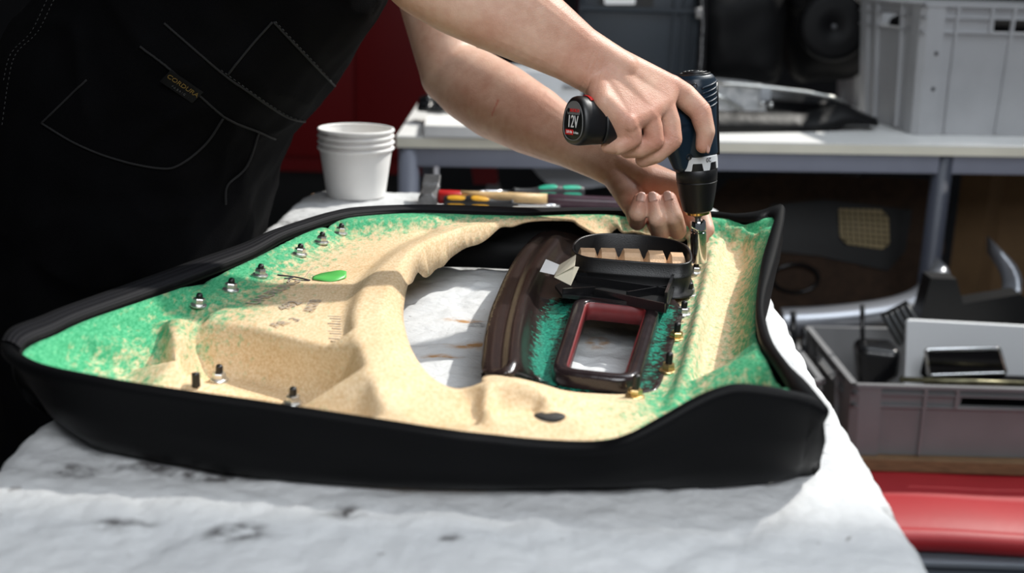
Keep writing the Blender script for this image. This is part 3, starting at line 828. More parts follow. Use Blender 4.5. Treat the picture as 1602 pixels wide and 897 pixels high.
# --- thick black frame round the small window
def frame_path():
    cs = [((908, 473), .053), ((1022, 485), .052), ((988, 597), .037), ((873, 584), .038)]
    P = [at(*c, h) for c, h in cs]; out = []
    for i in range(4):
        a, b, c = P[i - 1], P[i], P[(i + 1) % 4]
        r_ = .017
        p0 = b + (a - b).normalized() * r_; p1 = b + (c - b).normalized() * r_
        for k in range(9):
            t = k / 8; out.append(p0 * (1 - t) ** 2 + b * 2 * t * (1 - t) + p1 * t * t)
    return out
fp = frame_path(); cen = sum(fp, Vector()) / len(fp)
bm = BM(); rows = []
prof = [(-.0062, -.008), (-.0064, .002), (-.0052, .0042), (-.002, .0052), (.001, .0052), (.0055, .004), (.0072, .0), (.0072, -.010)]
for i, p in enumerate(fp):
    t = (fp[(i + 1) % len(fp)] - fp[i - 1]); t.z = 0; t.normalize()
    o_ = Vector((t.y, -t.x, 0))
    if o_.dot(p - cen) < 0: o_ = -o_
    rows.append([bm.verts.new(p + o_ * a + Vector((0, 0, b))) for a, b in prof])
rows.append(rows[0])
for a, b in zip(rows[:-1], rows[1:]):
    for k in range(len(prof) - 1): bm.faces.new((a[k], b[k], b[k + 1], a[k + 1]))
bmesh.ops.recalc_face_normals(bm, faces=bm.faces[:])
obj('window_surround', bm, mat('dark_brown_gloss', (0.018, 0.012, 0.013), 0.2, var=.3, vscale=60, bump=.15, bscale=90), panel)
bm = BM(); rows = []
for i, p in enumerate(fp):
    t = (fp[(i + 1) % len(fp)] - fp[i - 1]); t.z = 0; t.normalize()
    o_ = Vector((t.y, -t.x, 0))
    if o_.dot(p - cen) < 0: o_ = -o_
    rows.append([bm.verts.new(p - o_ * .0062 + Vector((0, 0, .0030))), bm.verts.new(p - o_ * .0074 + Vector((0, 0, .0025))), bm.verts.new(p - o_ * .0066 + Vector((0, 0, -.016))), bm.verts.new(p - o_ * .0054 + Vector((0, 0, -.016)))])
rows.append(rows[0])
for a, b in zip(rows[:-1], rows[1:]):
    for k in range(3): bm.faces.new((a[k], b[k], b[k + 1], a[k + 1]))
bmesh.ops.recalc_face_normals(bm, faces=bm.faces[:])
obj('window_liner', bm, M_['liner_red'], panel)

# --- deep black ring of the map pocket with tan ribs inside
rp = SP([(x, y, z) for x, y, z in [tuple(at(px, py, h)) for px, py, h in ((897, 392, .083), (900, 381, .084), (914, 371.5, .086), (945, 367, .087), (1000, 369, .087), (1045, 375.5, .087), (1070, 384, .087), (1079, 396, .086), (1079, 409, .084), (1066, 414, .083), (1030, 413, .082), (950, 407, .082), (912, 402, .082))]], .006, True)
rp = [Vector(p) for p in rp]; rc = sum(rp, Vector()) / len(rp)
bm = BM(); rows = []
for i, p in enumerate(rp):
    t = rp[(i + 1) % len(rp)] - rp[i - 1]; t.z = 0; t.normalize(); o_ = Vector((t.y, -t.x, 0))
    if o_.dot(p - rc) < 0: o_ = -o_
    u = Vector((0, 0, 1))
    rows.append([bm.verts.new(q) for q in (p - o_ * .004 - u * .036, p - o_ * .0012, p - o_ * .0006 + u * .0012, p + o_ * .0016 + u * .0012, p + o_ * .002, p + o_ * .0016 - u * .012, p + o_ * .0034 - u * .0135, p + o_ * .0030 - u * .016, p + o_ * .0005 - u * .032, p + o_ * .006 - u * .034, p + o_ * .006 - u * .037)])
rows.append(rows[0])
for a, b in zip(rows[:-1], rows[1:]):
    for k in range(len(a) - 1): bm.faces.new((a[k], b[k], b[k + 1], a[k + 1]))
bmesh.ops.recalc_face_normals(bm, faces=bm.faces[:])
obj('pocket_ring', bm, M_['black_plastic'], panel)
bm = BM(); t = [p - Vector((0, 0, .036)) + (rc - p) * .05 for p in rp]
fv = [bm.verts.new(p) for p in t]; bm.faces.new(fv)
obj('pocket_floor', bm, M_['tan_moulding'], panel, smooth=False)
# five stepped tan ribs
for cx, wpx, row_ in ((920, 42, 392), (952, 41, 392), (989, 46, 393), (1027, 43, 396), (1060, 36, 399)):
    base = at(cx, row_, .0810); base.z -= .0155
    W = wpx / F_PX * (base - CAM_POS).dot(_fw) * 0.97
    bm = BM(); secs = []
    prof_ = [(-.5, -.010), (-.49, .004), (-.43, .011), (-.39, .0125), (-.33, .0185), (-.28, .0215), (.26, .0215), (.31, .0185), (.38, .0125), (.42, .011), (.49, .004), (.5, -.010)]
    for yy, sc, dz in ((-.026, .97, -.016), (-.024, .98, -.010), (-.012, .99, -.0035), (-.009, 1.0, 0), (.008, 1.0, .001), (.012, .95, -.004)):
        secs.append([Vector((base.x + a * W * sc, base.y + yy, base.z + b * (1 if sc == 1 else .96) + dz - .006)) for a, b in prof_])
    loft(bm, secs, True, True)
    bmesh.ops.recalc_face_normals(bm, faces=bm.faces[:])
    o = obj('pocket_rib', bm, M_['tan_moulding'], panel, smooth=True, angle=25)

# --- black bracket between ring and window: plate with thin webs
bm = BM()
slab(bm, [at(868, 449, .0565), at(890, 436, .0565), at(975, 432, .0565), at(1060, 436, .0565), at(1046, 478, .0565), at(985, 470, .0565), at(930, 463, .0565), at(880, 464, .0565)], .003)
obj('bracket_plate', bm, M_['black_plastic'], panel, smooth=False)
def web(a, b, h0=.056, h1=.066, th=.0022):
    bm = BM(); A, B = at(*a, h0), at(*b, h0); n = (B - A).cross(Vector((0, 0, 1))).normalized() * th / 2
    up = Vector((0, 0, h1 - h0))
    lo = [A - n, B - n, B + n, A + n]; vs = [bm.verts.new(p) for p in lo] + [bm.verts.new(p + up) for p in lo]
    for f in ((0, 1, 5, 4), (1, 2, 6, 5), (2, 3, 7, 6), (3, 0, 4, 7), (4, 5, 6, 7)): bm.faces.new([vs[i] for i in f])
    bmesh.ops.recalc_face_normals(bm, faces=bm.faces[:])
    obj('bracket_web', bm, M_['black_gloss'], panel, smooth=False)
for a, b in (((898, 441), (978, 436)), ((902, 444), (1048, 466)), ((880, 466), (930, 463)), ((930, 466), (1040, 490)), ((980, 471), (1045, 460)), ((985, 438), (1055, 448))): web(a, b)
web((1058, 440), (1040, 490), .050, .072, .003)
web((880, 466), (1044, 484), .056, .060)
# raised print on the bracket
def text(name, s, M, size, m, parent, ext=.0002):
    cu = bpy.data.curves.new(name, 'FONT'); cu.body = s; cu.size = size; cu.align_x = 'CENTER'; cu.align_y = 'CENTER'; cu.extrude = ext
    t = bpy.data.objects.new('tmp', cu); COL.objects.link(t)
    dg = bpy.context.evaluated_depsgraph_get()
    b_ = bmesh.new(); b_.from_mesh(t.evaluated_get(dg).to_mesh()); bpy.data.objects.remove(t)
    b_.transform(M)
    return obj(name, b_, m, parent, smooth=False)
def basis(o_, x, y):
    x = x.normalized(); z = x.cross(y).normalized(); y = z.cross(x)
    return Matrix(((x.x, y.x, z.x, o_.x), (x.y, y.y, z.y, o_.y), (x.z, y.z, z.z, o_.z), (0, 0, 0, 1)))

# --- flange nuts with their black studs
def nut(p, up, m, stud_h, washer=True, label=None):
    z = up.normalized(); x = Vector((1, 0, 0)); x = (x - z * x.dot(z)).normalized(); y = z.cross(x)
    M = Matrix(((x.x, y.x, z.x, 0), (x.y, y.y, z.y, 0), (x.z, y.z, z.z, 0), (0, 0, 0, 1)))
    T = Matrix.Translation(p) @ M
    bm = BM(); lathe(bm, [(.0, -.001), (.0084, -.001), (.0086, .0006), (.0080, .0014), (.0058, .0022), (.0, .0022)], 28, T)
    rr = []
    ph = random.random()
    for r_, z_ in ((.0060, .0016), (.0063, .0022), (.0063, .0062), (.0055, .0074), (.0036, .0074)):
        rr.append([T @ Vector((r_ * math.cos(ph + math.pi * k / 3), r_ * math.sin(ph + math.pi * k / 3), z_)) for k in range(6)])
    loft(bm, rr)
    o = obj('flange_nut', bm, m, panel, smooth=True, angle=30)
    if label: o['label'] = label
    bm = BM()
    prof = [(.0, .003)] + [(.0031 + .00035 * (k % 2), .004 + k * .0008) for k in range(int((stud_h - .004) / .0008))] + [(.0024, stud_h + .0004), (.0, stud_h + .0006)]
    lathe(bm, prof, 16, T)
    s_ = obj('stud', bm, M_['black_plastic'], o, local=True)
    # same frame as the nut mesh
    s_.data.transform(panel.matrix_world.inverted())
    return o
for px, py in ((311, 479), (361, 455), (407, 432), (469, 399), (503, 380), (533, 366)):
    nut(on_felt(px, py, .06) + Vector((0, 0, .0008)), Vector((.12, 0, 1)), M_['zinc'], .0118)
for px, py in ((343, 596), (458, 632)):
    nut(on_felt(px, py, .02) + Vector((0, 0, .0008)), Vector((0.05, -.05, 1)), M_['zinc'], .0145)
p = on_felt(307, 607, .02)
bm = BM(); lathe(bm, [(0, 0)] + [(.0033 + .0006 * (k % 2), .001 + k * .0011) for k in range(12)] + [(0, .0145)], 16, Matrix.Translation(p)); obj('bare_stud', bm, M_['black_plastic'], panel)
for (px, py), m, sh in (((1088, 428), 'zinc', .013), ((1078, 463), 'zinc', .014), ((1069, 493), 'zinc', .014), ((1058, 531), 'brass', .016), ((1045, 582), 'brass', .018), ((993, 622), 'brass', .020)):
    nut(on_felt(px, py, .047) + Vector((0, 0, .001)), Vector((.03, -.05, 1)), M_[m], sh, label='yellow zinc flange nut' if m == 'brass' else None)
# black slot in the front step
p = on_felt(860, 652, .045); bm = BM()
rr = [[p + Vector((.0125 * s * math.cos(a), .0075 * s * math.sin(a), z)) for a in np.linspace(0, 2 * math.pi, 28)[:-1]] for s, z in ((1.0, -.002), (1.0, .0012), (.9, .0016), (.0001, .0016))]
loft(bm, rr, True, False); obj('slot_grommet', bm, M_['black_rubber'], panel)
# drooping green sticker
bm = BM(); rows = []
for i in range(17):
    t = i / 16; px = 489 + 53 * t
    wy = 1.2 + 5.6 * math.sin(math.pi * min(1, t * .93 + .06)) ** .8 * (0.6 + .5 * t)
    cy = 436.5 - 2.2 * t
    P = [on_felt(px, cy + wy, .06), on_felt(px, cy, .06), on_felt(px, cy - wy, .06)]
    rows.append([bm.verts.new(q + Vector((0, 0, .0012 + k * .0022 * t + .0004 * math.sin(t * 9)))) for k, q in enumerate(P)])
for a, b in zip(rows[:-1], rows[1:]):
    for k in range(2): bm.faces.new((a[k], b[k], b[k + 1], a[k + 1]))
o = obj('green_sticker', bm, M_['leaf'], panel); s = o.modifiers.new('t', 'SOLIDIFY'); s.thickness = .0006
# marker scribble
def stroke(name, pts, r_, m, lift=.0006):
    P = [on_felt(x, y, .06) + Vector((0, 0, lift)) for x, y in pts]
    P = [Vector(q) for q in spline([tuple(a) for a in P], .002)]
    bm = BM(); tube(bm, P, r_, 6); bmesh.ops.scale(bm, vec=(1, 1, 1), verts=bm.verts[:]); return obj(name, bm, m, panel)
stroke('marker_scribble', [(434, 431), (448, 432.5), (466, 435), (485, 439.5)], .0011, M_['ink_dark'], .0002)
stroke('marker_scribble', [(452, 442), (453, 437), (460, 434), (449, 436.5), (445, 437)], .0010, M_['ink_dark'], .0002)
stroke('marker_scribble', [(456, 437.5), (468, 439), (484, 440)], .0007, M_['ink_dark'], .0002)
stroke('marker_scribble', [(477, 434), (483, 426), (489, 419)], .0004, M_['ink'], .0002)
# faded stamped characters, running along the panel
def stamp(s, a, b, size):
    A, B = on_felt(*a, .06), on_felt(*b, .06)
    c = (A + B) / 2 + Vector((0, 0, .0012)); x = (B - A); x.z = 0
    z = Vector((0, 0, 1)); y = z.cross(x.normalized())
    text('stamped_print', s, basis(c, x, y), size, M_['ink'], panel, .00008)
stamp('UHURUNG', (407, 470), (453, 446), .020)
stamp('482', (445, 483), (461, 476), .020)
stamp('AN78', (484, 488), (495, 472), .017)
stamp('FR 3', (435, 510), (460, 502), .017)
for k in range(11):
    y0 = 495 + k * 3.9
    stroke('stamped_bar', [(512.5 + (k % 3) * 3.2 + (k > 7) * 1.5, y0), (534.5, y0 + 1.0)], .00045 + .0003 * (k % 2), M_['ink'], .0)
# folded tags
def quad(name, pts, m, th=.0005):
    bm = BM(); slab(bm, [at(*p) for p in pts], th); return obj(name, bm, m, panel, smooth=False)
quad('white_tag', [(854, 406, .079), (876, 415, .078), (867, 430, .076), (844.5, 425, .077)], M_['tag_white'])
quad('cream_tag', [(875, 415, .079), (901, 399, .094), (899, 416, .088), (867, 434, .074)], M_['cushion'])
quad('cream_tag', [(867, 434, .0738), (898, 417, .086), (906, 418, .084), (893, 447, .066)], M_['cushion'])

# ------------------------------------------------------------------ paper cups
def build_cup(r_b, r_t, h, loc):
    bm = BM(); c = thing('paper_cup', 'x', 'cup', loc)
    prof = [(r_b * .93, .004), (r_b * .94, .0005), (r_b, 0), (r_b + .0005, .004), (r_t - .001, h - .006), (r_t - .0012, h - .0045)]
    lathe(bm, prof + [(r_t - .0022, h - .003), (r_b - .0018, .006), (0, .006)], 64)
    obj('cup_wall', bm, M_['paper_white'], c, local=True, smooth=True, angle=50)
    bm = BM()
    tube(bm, [Vector(((r_t + .0002) * math.cos(a), (r_t + .0002) * math.sin(a), h - .0028)) for a in np.linspace(0, 2 * math.pi, 65)[:-1]], .0029, 10, closed=True)
    obj('rolled_rim', bm, M_['paper_white'], c, local=True)
    return c
cb = at(557, 305, .004); cz = (cb - CAM_POS).dot(_fw)
c_rt, c_rb = 56.5 / F_PX * cz, 45.5 / F_PX * cz
c_H = zfor(cb, 200) - cb.z; c_s = .0100
first = None
for k, lab in enumerate(('lowest white paper cup of the stack of four, showing its whole side', 'second white paper cup from the bottom of the stack of four', 'third white paper cup from the bottom of the stack of four', 'topmost white paper cup of the stack of four, its open mouth in view')):
    if k == 0: c = first = build_cup(c_rb, c_rt, c_H - 3 * c_s, cb)
    else: c = copy_tree(first)
    c.location = cb + Vector((.0004 * (k % 2), 0, c_s * k))
    tag(c, lab, 'cup', 'stacked paper cups on the blanket')

# ------------------------------------------------------------------ hammer and screwdrivers
def frame_from(A, B, upv=Vector((0, 0, 1))):
    x = (B - A).normalized(); y = upv.cross(x).normalized(); z = x.cross(y)
    return Matrix(((x.x, y.x, z.x, A.x), (x.y, y.y, z.y, A.y), (x.z, y.z, z.z, A.z), (0, 0, 0, 1)))
HA, HB = at(672, 307.5, .0185), at(1012, 320, .0165)
Mh = frame_from(HA, HB); Lh = (HB - HA).length
hammer = thing('hammer', 'steel hammer with wooden handle and dark purple grip lying behind the door panel', 'hammer', HA, Mh.to_3x3())
def rod(bm, prof, ky=1.0, kz=1.0, seg=20):
    """prof: (x, radius)"""
    loft(bm, [[Vector((x, r_ * ky * math.cos(2 * math.pi * k / seg), r_ * kz * math.sin(2 * math.pi * k / seg))) for k in range(seg)] for x, r_ in prof])
k_ = Lh / 340.0          # metres per pixel along the handle
bm = BM(); rod(bm, [(14 * k_, .0125), (16 * k_, .0130), (48 * k_, .0128), (50 * k_, .0118)], 1, .9); obj('red_collar', bm, M_['red_paint'], hammer, local=True)
bm = BM(); rod(bm, [(48 * k_, .0118), (80 * k_, .0115), (130 * k_, .0118), (186 * k_, .0115)], .9, 1); obj('handle', bm, M_['handle_wood'], hammer, local=True)
bm = BM(); rod(bm, [(184 * k_, .0118), (186 * k_, .0124), (230 * k_, .0112), (290 * k_, .0108), (330 * k_, .0120), (340 * k_, .0105)], .9, 1); obj('grip', bm, M_['purple'], hammer, local=True)
bm = BM()
def octa(y, hx, hz, ch, cx=0, cz=0):
    return [Vector((cx + a * hx, y, cz + b * hz)) for a, b in ((-1, -1 + ch), (-1 + ch, -1), (1 - ch, -1), (1, -1 + ch), (1, 1 - ch), (1 - ch, 1), (-1 + ch, 1), (-1, 1 - ch))]
loft(bm, [octa(-.052, .0125, .0125, .5), octa(-.050, .0145, .0145, .5), octa(-.036, .0145, .0145, .5), octa(-.028, .0135, .0135, .3), octa(.018, .0140, .0145, .2), octa(.024, .0140, .0165, .1, 0, .003), octa(.060, .0140, .006, .1, 0, .020), octa(.062, .0130, .004, .1, 0, .020)])
bmesh.ops.recalc_face_normals(bm, faces=bm.faces[:])
obj('hammer_head', bm, M_['steel'], hammer, local=True, smooth=True, angle=20)

def screwdriver(A, B, lab, padm, flip=False):
    M = frame_from(A, B); L = (B - A).length
    t = thing('screwdriver', lab, 'screwdriver', A, M.to_3x3())
    prof = [(0, .0050), (.01, .0088), (.08, .0102), (.20, .0108), (.30, .0102), (.36, .0116), (.44, .0122), (.54, .0112), (.64, .0088), (.74, .0064), (.86, .0058), (.95, .0064), (.985, .0076), (1.0, .0070)]
    pr = [tuple(p) for p in spline([(x, r_, 0) for x, r_ in prof], .04)]
    bm = BM(); rod(bm, [(x * L, r_) for x, r_, _ in pr], 1, 1, 24)
    obj('grip', bm, M_['tool_black'], t, local=True)
    for x0, x1 in ((.05, .32), (.39, .66)):
        for ang in (-25, 50, -100, 125, 200):
            bm = BM(); rings = []
            n = 14
            for i in range(n + 1):
                u = i / n; x = (x0 + (x1 - x0) * u)
                rr = float(np.interp(x, [p[0] for p in pr], [p[1] for p in pr])) + .0003
                half = R(24) * math.sqrt(max(0, 1 - abs(2 * u - 1) ** 3.5)) + .002
                rings.append([bm.verts.new((x * L, -rr * math.cos(R(ang) + a), rr * math.sin(R(ang) + a))) for a in np.linspace(-half, half, 7)])
            for a, b in zip(rings[:-1], rings[1:]):
                for k in range(6): bm.faces.new((a[k], b[k], b[k + 1], a[k + 1]))
            bmesh.ops.recalc_face_normals(bm, faces=bm.faces[:])
            o = obj('grip_pad', bm, padm, t, local=True)
            s = o.modifiers.new('t', 'SOLIDIFY'); s.thickness = .0008; s.offset = 0
    bm = BM(); rod(bm, [(L * .98, .0030), (L + .055, .0030), (L + .075, .0018)], 1, 1, 12)
    obj('shaft', bm, M_['chrome'], t, local=True)
    return t
screwdriver(at(694, 315.5, .0145), at(803, 319.5, .0145), 'black screwdriver with yellow grip pads lying against the hammer handle', M_['yellow'])
screwdriver(at(914, 300, .0145), at(803, 300, .0145), 'black screwdriver with green grip pads lying behind the hammer', M_['teal'])

# ------------------------------------------------------------------ cordless drill
NUT_P = on_felt(1088, 428, .047)
d_tip = (NUT_P - CAM_POS).dot(_fw) - .004
TIP = pt(1093.5, 411, d_tip)
TOP = pt(1086, 122, d_tip - .055)
ax = (TOP - TIP).normalized(); DL = (TOP - TIP).length
JD = (TIP + ax * DL * (411 - 190) / 289)
dj = (JD - CAM_POS).dot(_fw)
END = pt(897, 189, dj - .095)
gx = (END - JD); gx = gx.normalized()
gp = (gx - ax * gx.dot(ax)).normalized()          # towards the battery, square to the axis
gy = ax.cross(gp)
drill = thing('cordless_drill', 'dark blue and black cordless drill held upright over the panel nuts', 'drill', TIP)
def DP(s, x=0, y=0): return TIP + ax * s + gp * x + gy * y
def srow(py): return DL * (411 - py) / 289
Md = Matrix(((gp.x, gy.x, ax.x, TIP.x), (gp.y, gy.y, ax.y, TIP.y), (gp.z, gy.z, ax.z, TIP.z), (0, 0, 0, 1)))
upx = d_tip / F_PX                                  # metres per pixel near the tip
def dl(name, prof, m, seg=40, **kw):
    bm = BM(); lathe(bm, prof, seg, Md); bmesh.ops.recalc_face_normals(bm, faces=bm.faces[:])
    return obj(name, bm, m, drill, smooth=True, angle=kw.get('angle', 35))
dl('socket_bit', [(0.006, .0), (.0088, 0), (.0094, .001), (.0094, srow(362)), (.0088, srow(361)), (.0088, srow(359)), (.0094, srow(358)), (.0090, srow(345)), (.0080, srow(343)), (0, srow(343))], M_['chrome'])
dl('bit_shank', [(0, srow(346)), (.0036, srow(345)), (.0036, srow(338)), (.0052, srow(337)), (.0052, srow(334)), (.004, srow(333)), (.004, srow(328)), (0, srow(328))], M_['steel'], 12)
dl('chuck_ring', [(0, srow(334)), (.0105, srow(334)), (.0135, srow(332.5)), (.0140, srow(329)), (.0130, srow(327)), (0, srow(327))], M_['gold'])
dl('chuck', [(0, srow(329)), (.0140, srow(329)), (.0170, srow(326)), (.0182, srow(320)), (.0212, srow(300)), (.0230, srow(283)), (.0236, srow(281)), (.0228, srow(279.5)), (.0236, srow(278)), (.0240, srow(262)), (.0226, srow(259)), (0, srow(259))], M_['bosch_black'])
dl('torque_collar', [(0, srow(261)), (.0232, srow(261)), (.0236, srow(258)), (.0236, srow(240)), (0, srow(240))], M_['bosch_black'])
# white torque ring with teeth hanging below it
bm = BM(); rt_ = .0244; nt_ = 7; rows = []
def ringrow(a):
    ph = (a / (2 * math.pi) * nt_) % 1.0
    k = min(1, max(0, (0.25 - abs(ph - .5)) / .06)) 
    return srow(248.5) - k * .0085
for i in range(180):
    a = 2 * math.pi * i / 180; c, s_ = math.cos(a), math.sin(a); lo = ringrow(a)
    rows.append([bm.verts.new(DP(z, r_ * c, r_ * s_)) for r_, z in ((.0234, lo), (rt_, lo), (rt_, srow(239)), (.0225, srow(238)))])
rows.append(rows[0])
for a, b in zip(rows[:-1], rows[1:]):
    for k in range(3): bm.faces.new((a[k], b[k], b[k + 1], a[k + 1]))
bmesh.ops.recalc_face_normals(bm, faces=bm.faces[:])
obj('torque_ring', bm, mat('light_grey_ring', (0.62, 0.64, 0.66), .45), drill, smooth=True, angle=30)
# housing: lofted rounded sections, then the root of the grip
bm = BM(); secs = []
for py, rx, ry, ox in ((240, .0225, .0225, 0), (236, .0238, .0238, 0), (215, .0236, .0240, .001), (180, .0234, .0242, .001), (150, .0232, .0240, 0), (132, .0226, .0232, -.001), (122, .0210, .0215, -.001), (117, .0180, .0190, -.001), (115, .012, .012, -.001)):
    s = srow(py); r_ = []
    for k in range(40):
        a = 2 * math.pi * k / 40; c, q = math.cos(a), math.sin(a); e = .82
        r_.append(DP(s, ox + rx * math.copysign(abs(c) ** e, c), ry * math.copysign(abs(q) ** e, q)))
    secs.append(r_)
loft(bm, secs)
hb = BM()
for f in bm.faces[:]: pass
ball_hull(bm, [(DP(srow(196), .012, 0), .019), (DP(srow(236), .006, 0), .016), (DP(srow(250), .024, 0), .010), (DP(srow(196), .035, 0), .017), (DP(srow(160), .012), .017)])
gq = (END - JD); gl = gq.length; gd = gq.normalized()
gu = (ax - gd * ax.dot(gd)).normalized(); gv = gd.cross(gu)
def GP(t, u, v): return JD + gd * t + gu * u + gv * v
ball_hull(bm, [(GP(.018, 0, 0), .018), (GP(gl * .60, .001, 0), .0165), (GP(gl * .60, -.005, 0), .0165)])
ball_hull(bm, [(GP(gl * .50, 0, 0), .0165), (GP(gl * .68, .003, 0), .0185), (GP(gl * .70, -.006, 0), .0190)])
bm = fuse(bm, .0012, 3)
obj('housing', bm, M_['bosch_blue'], drill)
def grip_sec(t, w_, h_, up=0, n=40):
    out = []
    for k in range(n):
        a = 2 * math.pi * k / n; c, q = math.cos(a), math.sin(a)
        wide = w_ * (1 - .16 * q)                       # egg: narrower at the top
        out.append(GP(t, up + h_ * math.copysign(abs(q) ** .85, q), wide * math.copysign(abs(c) ** .85, c)))
    return out
bm = BM(); bs = .0265
secs = [grip_sec(gl * .58, .0175, .0205, 0), grip_sec(gl * .66, .0200, .0235, -.0005), grip_sec(gl - .022, .0218, bs - .001), grip_sec(gl - .006, .0218, bs), grip_sec(gl - .002, .0208, bs - .001), grip_sec(gl, .0190, bs - .0028)]
loft(bm, secs)
bmesh.ops.recalc_face_normals(bm, faces=bm.faces[:])
obj('battery', bm, M_['bosch_black'], drill)
bm = BM(); loft(bm, [grip_sec(gl - .0005, .0172, bs - .0055), grip_sec(gl + .0006, .0172, bs - .0055), grip_sec(gl + .0006, .0164, bs - .0063), grip_sec(gl + .0001, .0164, bs - .0063)], True, False)
obj('label_border', bm, M_['grey_print'], drill)
# label: x runs along -gv seen from outside, y along gu
lx = gv if gv.dot(_rt) > 0 else -gv
ly = gu
def LBL(u, v, d=.0004): return JD + gd * (gl + d) + lx * u + ly * v
bm = BM(); slab(bm, [LBL(u, v, .0003) for u, v in ((-.0105, .0065), (.0105, .0065), (.0125, .0115), (.0085, .0185), (0, .0205), (-.0085, .0185), (-.0125, .0115))], .0003); obj('badge', bm, M_['grey_print'], drill, smooth=False)
bm = BM(); slab(bm, [LBL(u, v, .0004) for u, v in ((-.0125, -.0150), (.0010, -.0150), (.0010, -.0095), (-.0125, -.0095))], .0003); obj('capacity_patch', bm, M_['red_print'], drill, smooth=False)
def LM(u, v): return basis(LBL(u, v, .0008), lx, ly)
text('voltage_print', '12V', LM(.0, -.0015) @ Matrix.Diagonal((.80, 1.25, 1, 1)), .0150, M_['white_print'], drill)
text('badge_print', 'BOSCH', LM(.0022, .0108), .0050, M_['red_print'], drill)
text('capacity_print', '3.0 Ah', LM(-.0058, -.0122), .0040, M_['white_print'], drill)
text('cell_print', 'Li-Ion', LM(.0066, -.0124), .0036, M_['white_print'], drill)
bm = BM(); rr = [bm.verts.new(LBL(-.0088 + .0024 * math.cos(a), .0108 + .0024 * math.sin(a), .0006)) for a in np.linspace(0, 2 * math.pi, 17)[:-1]]
bm.faces.new(rr); obj('badge_emblem', bm, M_['black_plastic'], drill, smooth=False)
# red lock band over the top of the battery
bm = BM(); rows = []
for t in (gl - .0165, gl - .0125):
    sec = grip_sec(t, .0222, bs + .0006, n=60); rows.append([bm.verts.new(sec[k]) for k in (range(9, 17) if lx.dot(gv) > 0 else range(14, 22))])
for k in range(7): bm.faces.new((rows[0][k], rows[0][k + 1], rows[1][k + 1], rows[1][k]))
o = obj('red_latch', bm, M_['red_print'], drill); s = o.modifiers.new('t', 'SOLIDIFY'); s.thickness = .0008; s.offset = 0
# recessed grip panel on the battery side
bm = BM(); rows = []
for t in np.linspace(gl - .058, gl - .028, 9):
    sec = grip_sec(t, .0223, bs + .0004, n=60); sel = list(range(-9, 6)) if gv.dot(_fw) < 0 else list(range(25, 40))
    rows.append([bm.verts.new(sec[k]) for k in sel])
for a, b in zip(rows[:-1], rows[1:]):
    for k in range(len(a) - 1): bm.faces.new((a[k], a[k + 1], b[k + 1], b[k]))
o = obj('battery_clip', bm, M_['bosch_black'], drill); s = o.modifiers.new('t', 'SOLIDIFY'); s.thickness = .0012; s.offset = 0
# top cap with ridges, vent fins, screw, switch
for q, (r_, zo) in enumerate(((.0165, .0012), (.0125, .0030), (.0085, .0036), (.0045, .0038))):
    bm = BM(); tube(bm, [DP(srow(117.5) + zo, -.001 + r_ * math.cos(a), r_ * 1.04 * math.sin(a)) for a in np.linspace(0, 2 * math.pi, 41)[:-1]], .0013, 8, closed=True)
    obj('cap_ridge', bm, M_['bosch_black'], drill)
cam_side = (-_fw + ax * _fw.dot(ax)).normalized(); rs_ = cam_side.cross(ax); rs_ = rs_ if rs_.dot(_rt) > 0 else -rs_
def DC(s, x, y): return TIP + ax * s - rs_ * x + cam_side * y
bm = BM(); secs = []
for py in (240, 232, 200, 160, 130):
    s = srow(py); secs.append([DC(s, -.0225, -.006), DC(s, -.0262, -.004), DC(s, -.0262, .006), DC(s, -.0215, .0105)])
loft(bm, secs); bmesh.ops.recalc_face_normals(bm, faces=bm.faces[:]); obj('rubber_spine', bm, M_['bosch_black'], drill)
for q in range(5):
    bm = BM(); a0 = np.linspace(R(100), R(172), 12)
    s0 = srow(131 + q * 8)
    tube(bm, [DC(s0 + .006 * (k / 11 - .5), .0246 * math.cos(a), .0246 * math.sin(a)) for k, a in enumerate(a0)], .0013, 6)
    obj('vent_fin', bm, M_['bosch_blue'], drill)
for py, x in ((131, .004), (237, .012)):
    bm = BM(); c = DC(srow(py), x, .0222)
    Mq = basis(c, -rs_, ax); lathe(bm, [(0, .0), (.0032, .0006), (.0036, .0014), (.0026, .0022), (.0024, .0004), (0, .0004)], 20, Mq if Mq.col[2].xyz.dot(cam_side) > 0 else basis(c, rs_, ax))
    obj('screw_recess', bm, M_['bosch_black'], drill)
tm_ = basis(DC(srow(242), -.0082, .0240), gp, -ax)
bm_ang = Quaternion(ax, 0)
text('torque_print', '20', basis(TIP + ax * srow(243.5) + (rs_ * .42 + cam_side * .907) * .0250, (-rs_ * .907 + cam_side * .42), -ax), .0068, M_['ink_dark'], drill)

bm = BM(); c = DC(srow(218), .0225, .012); box(bm, (0, 0, 0), (.006, .010, .011), basis(c, -rs_, ax), bev=.001); obj('direction_switch', bm, M_['red_print'], drill)

# ------------------------------------------------------------------ the desk behind
DZ = 0.88
def dk(px, py, h=0): return on(px, py, DZ + h)
d0, d1 = dk(620, 213), dk(1602, 229)
du = (d1 - d0); du.z = 0; du.normalize(); dv = Vector((-du.y, du.x, 0))
DLEN, DDEP = 2.15, 0.86
M_['leg_shaded'] = mat('shaded_leg_steel', (.05, .055, .075), .45)  # shade under the desk put into the leg colour
desk = thing('desk', 'long white-topped desk with grey-blue steel frame behind the workbench', 'desk', (d0.x, d0.y, 0), Matrix((du, dv, Vector((0, 0, 1)))).transposed())
def dloc(P): q = P - Vector((d0.x, d0.y, 0)); return Vector((q.dot(du), q.dot(dv), q.z))
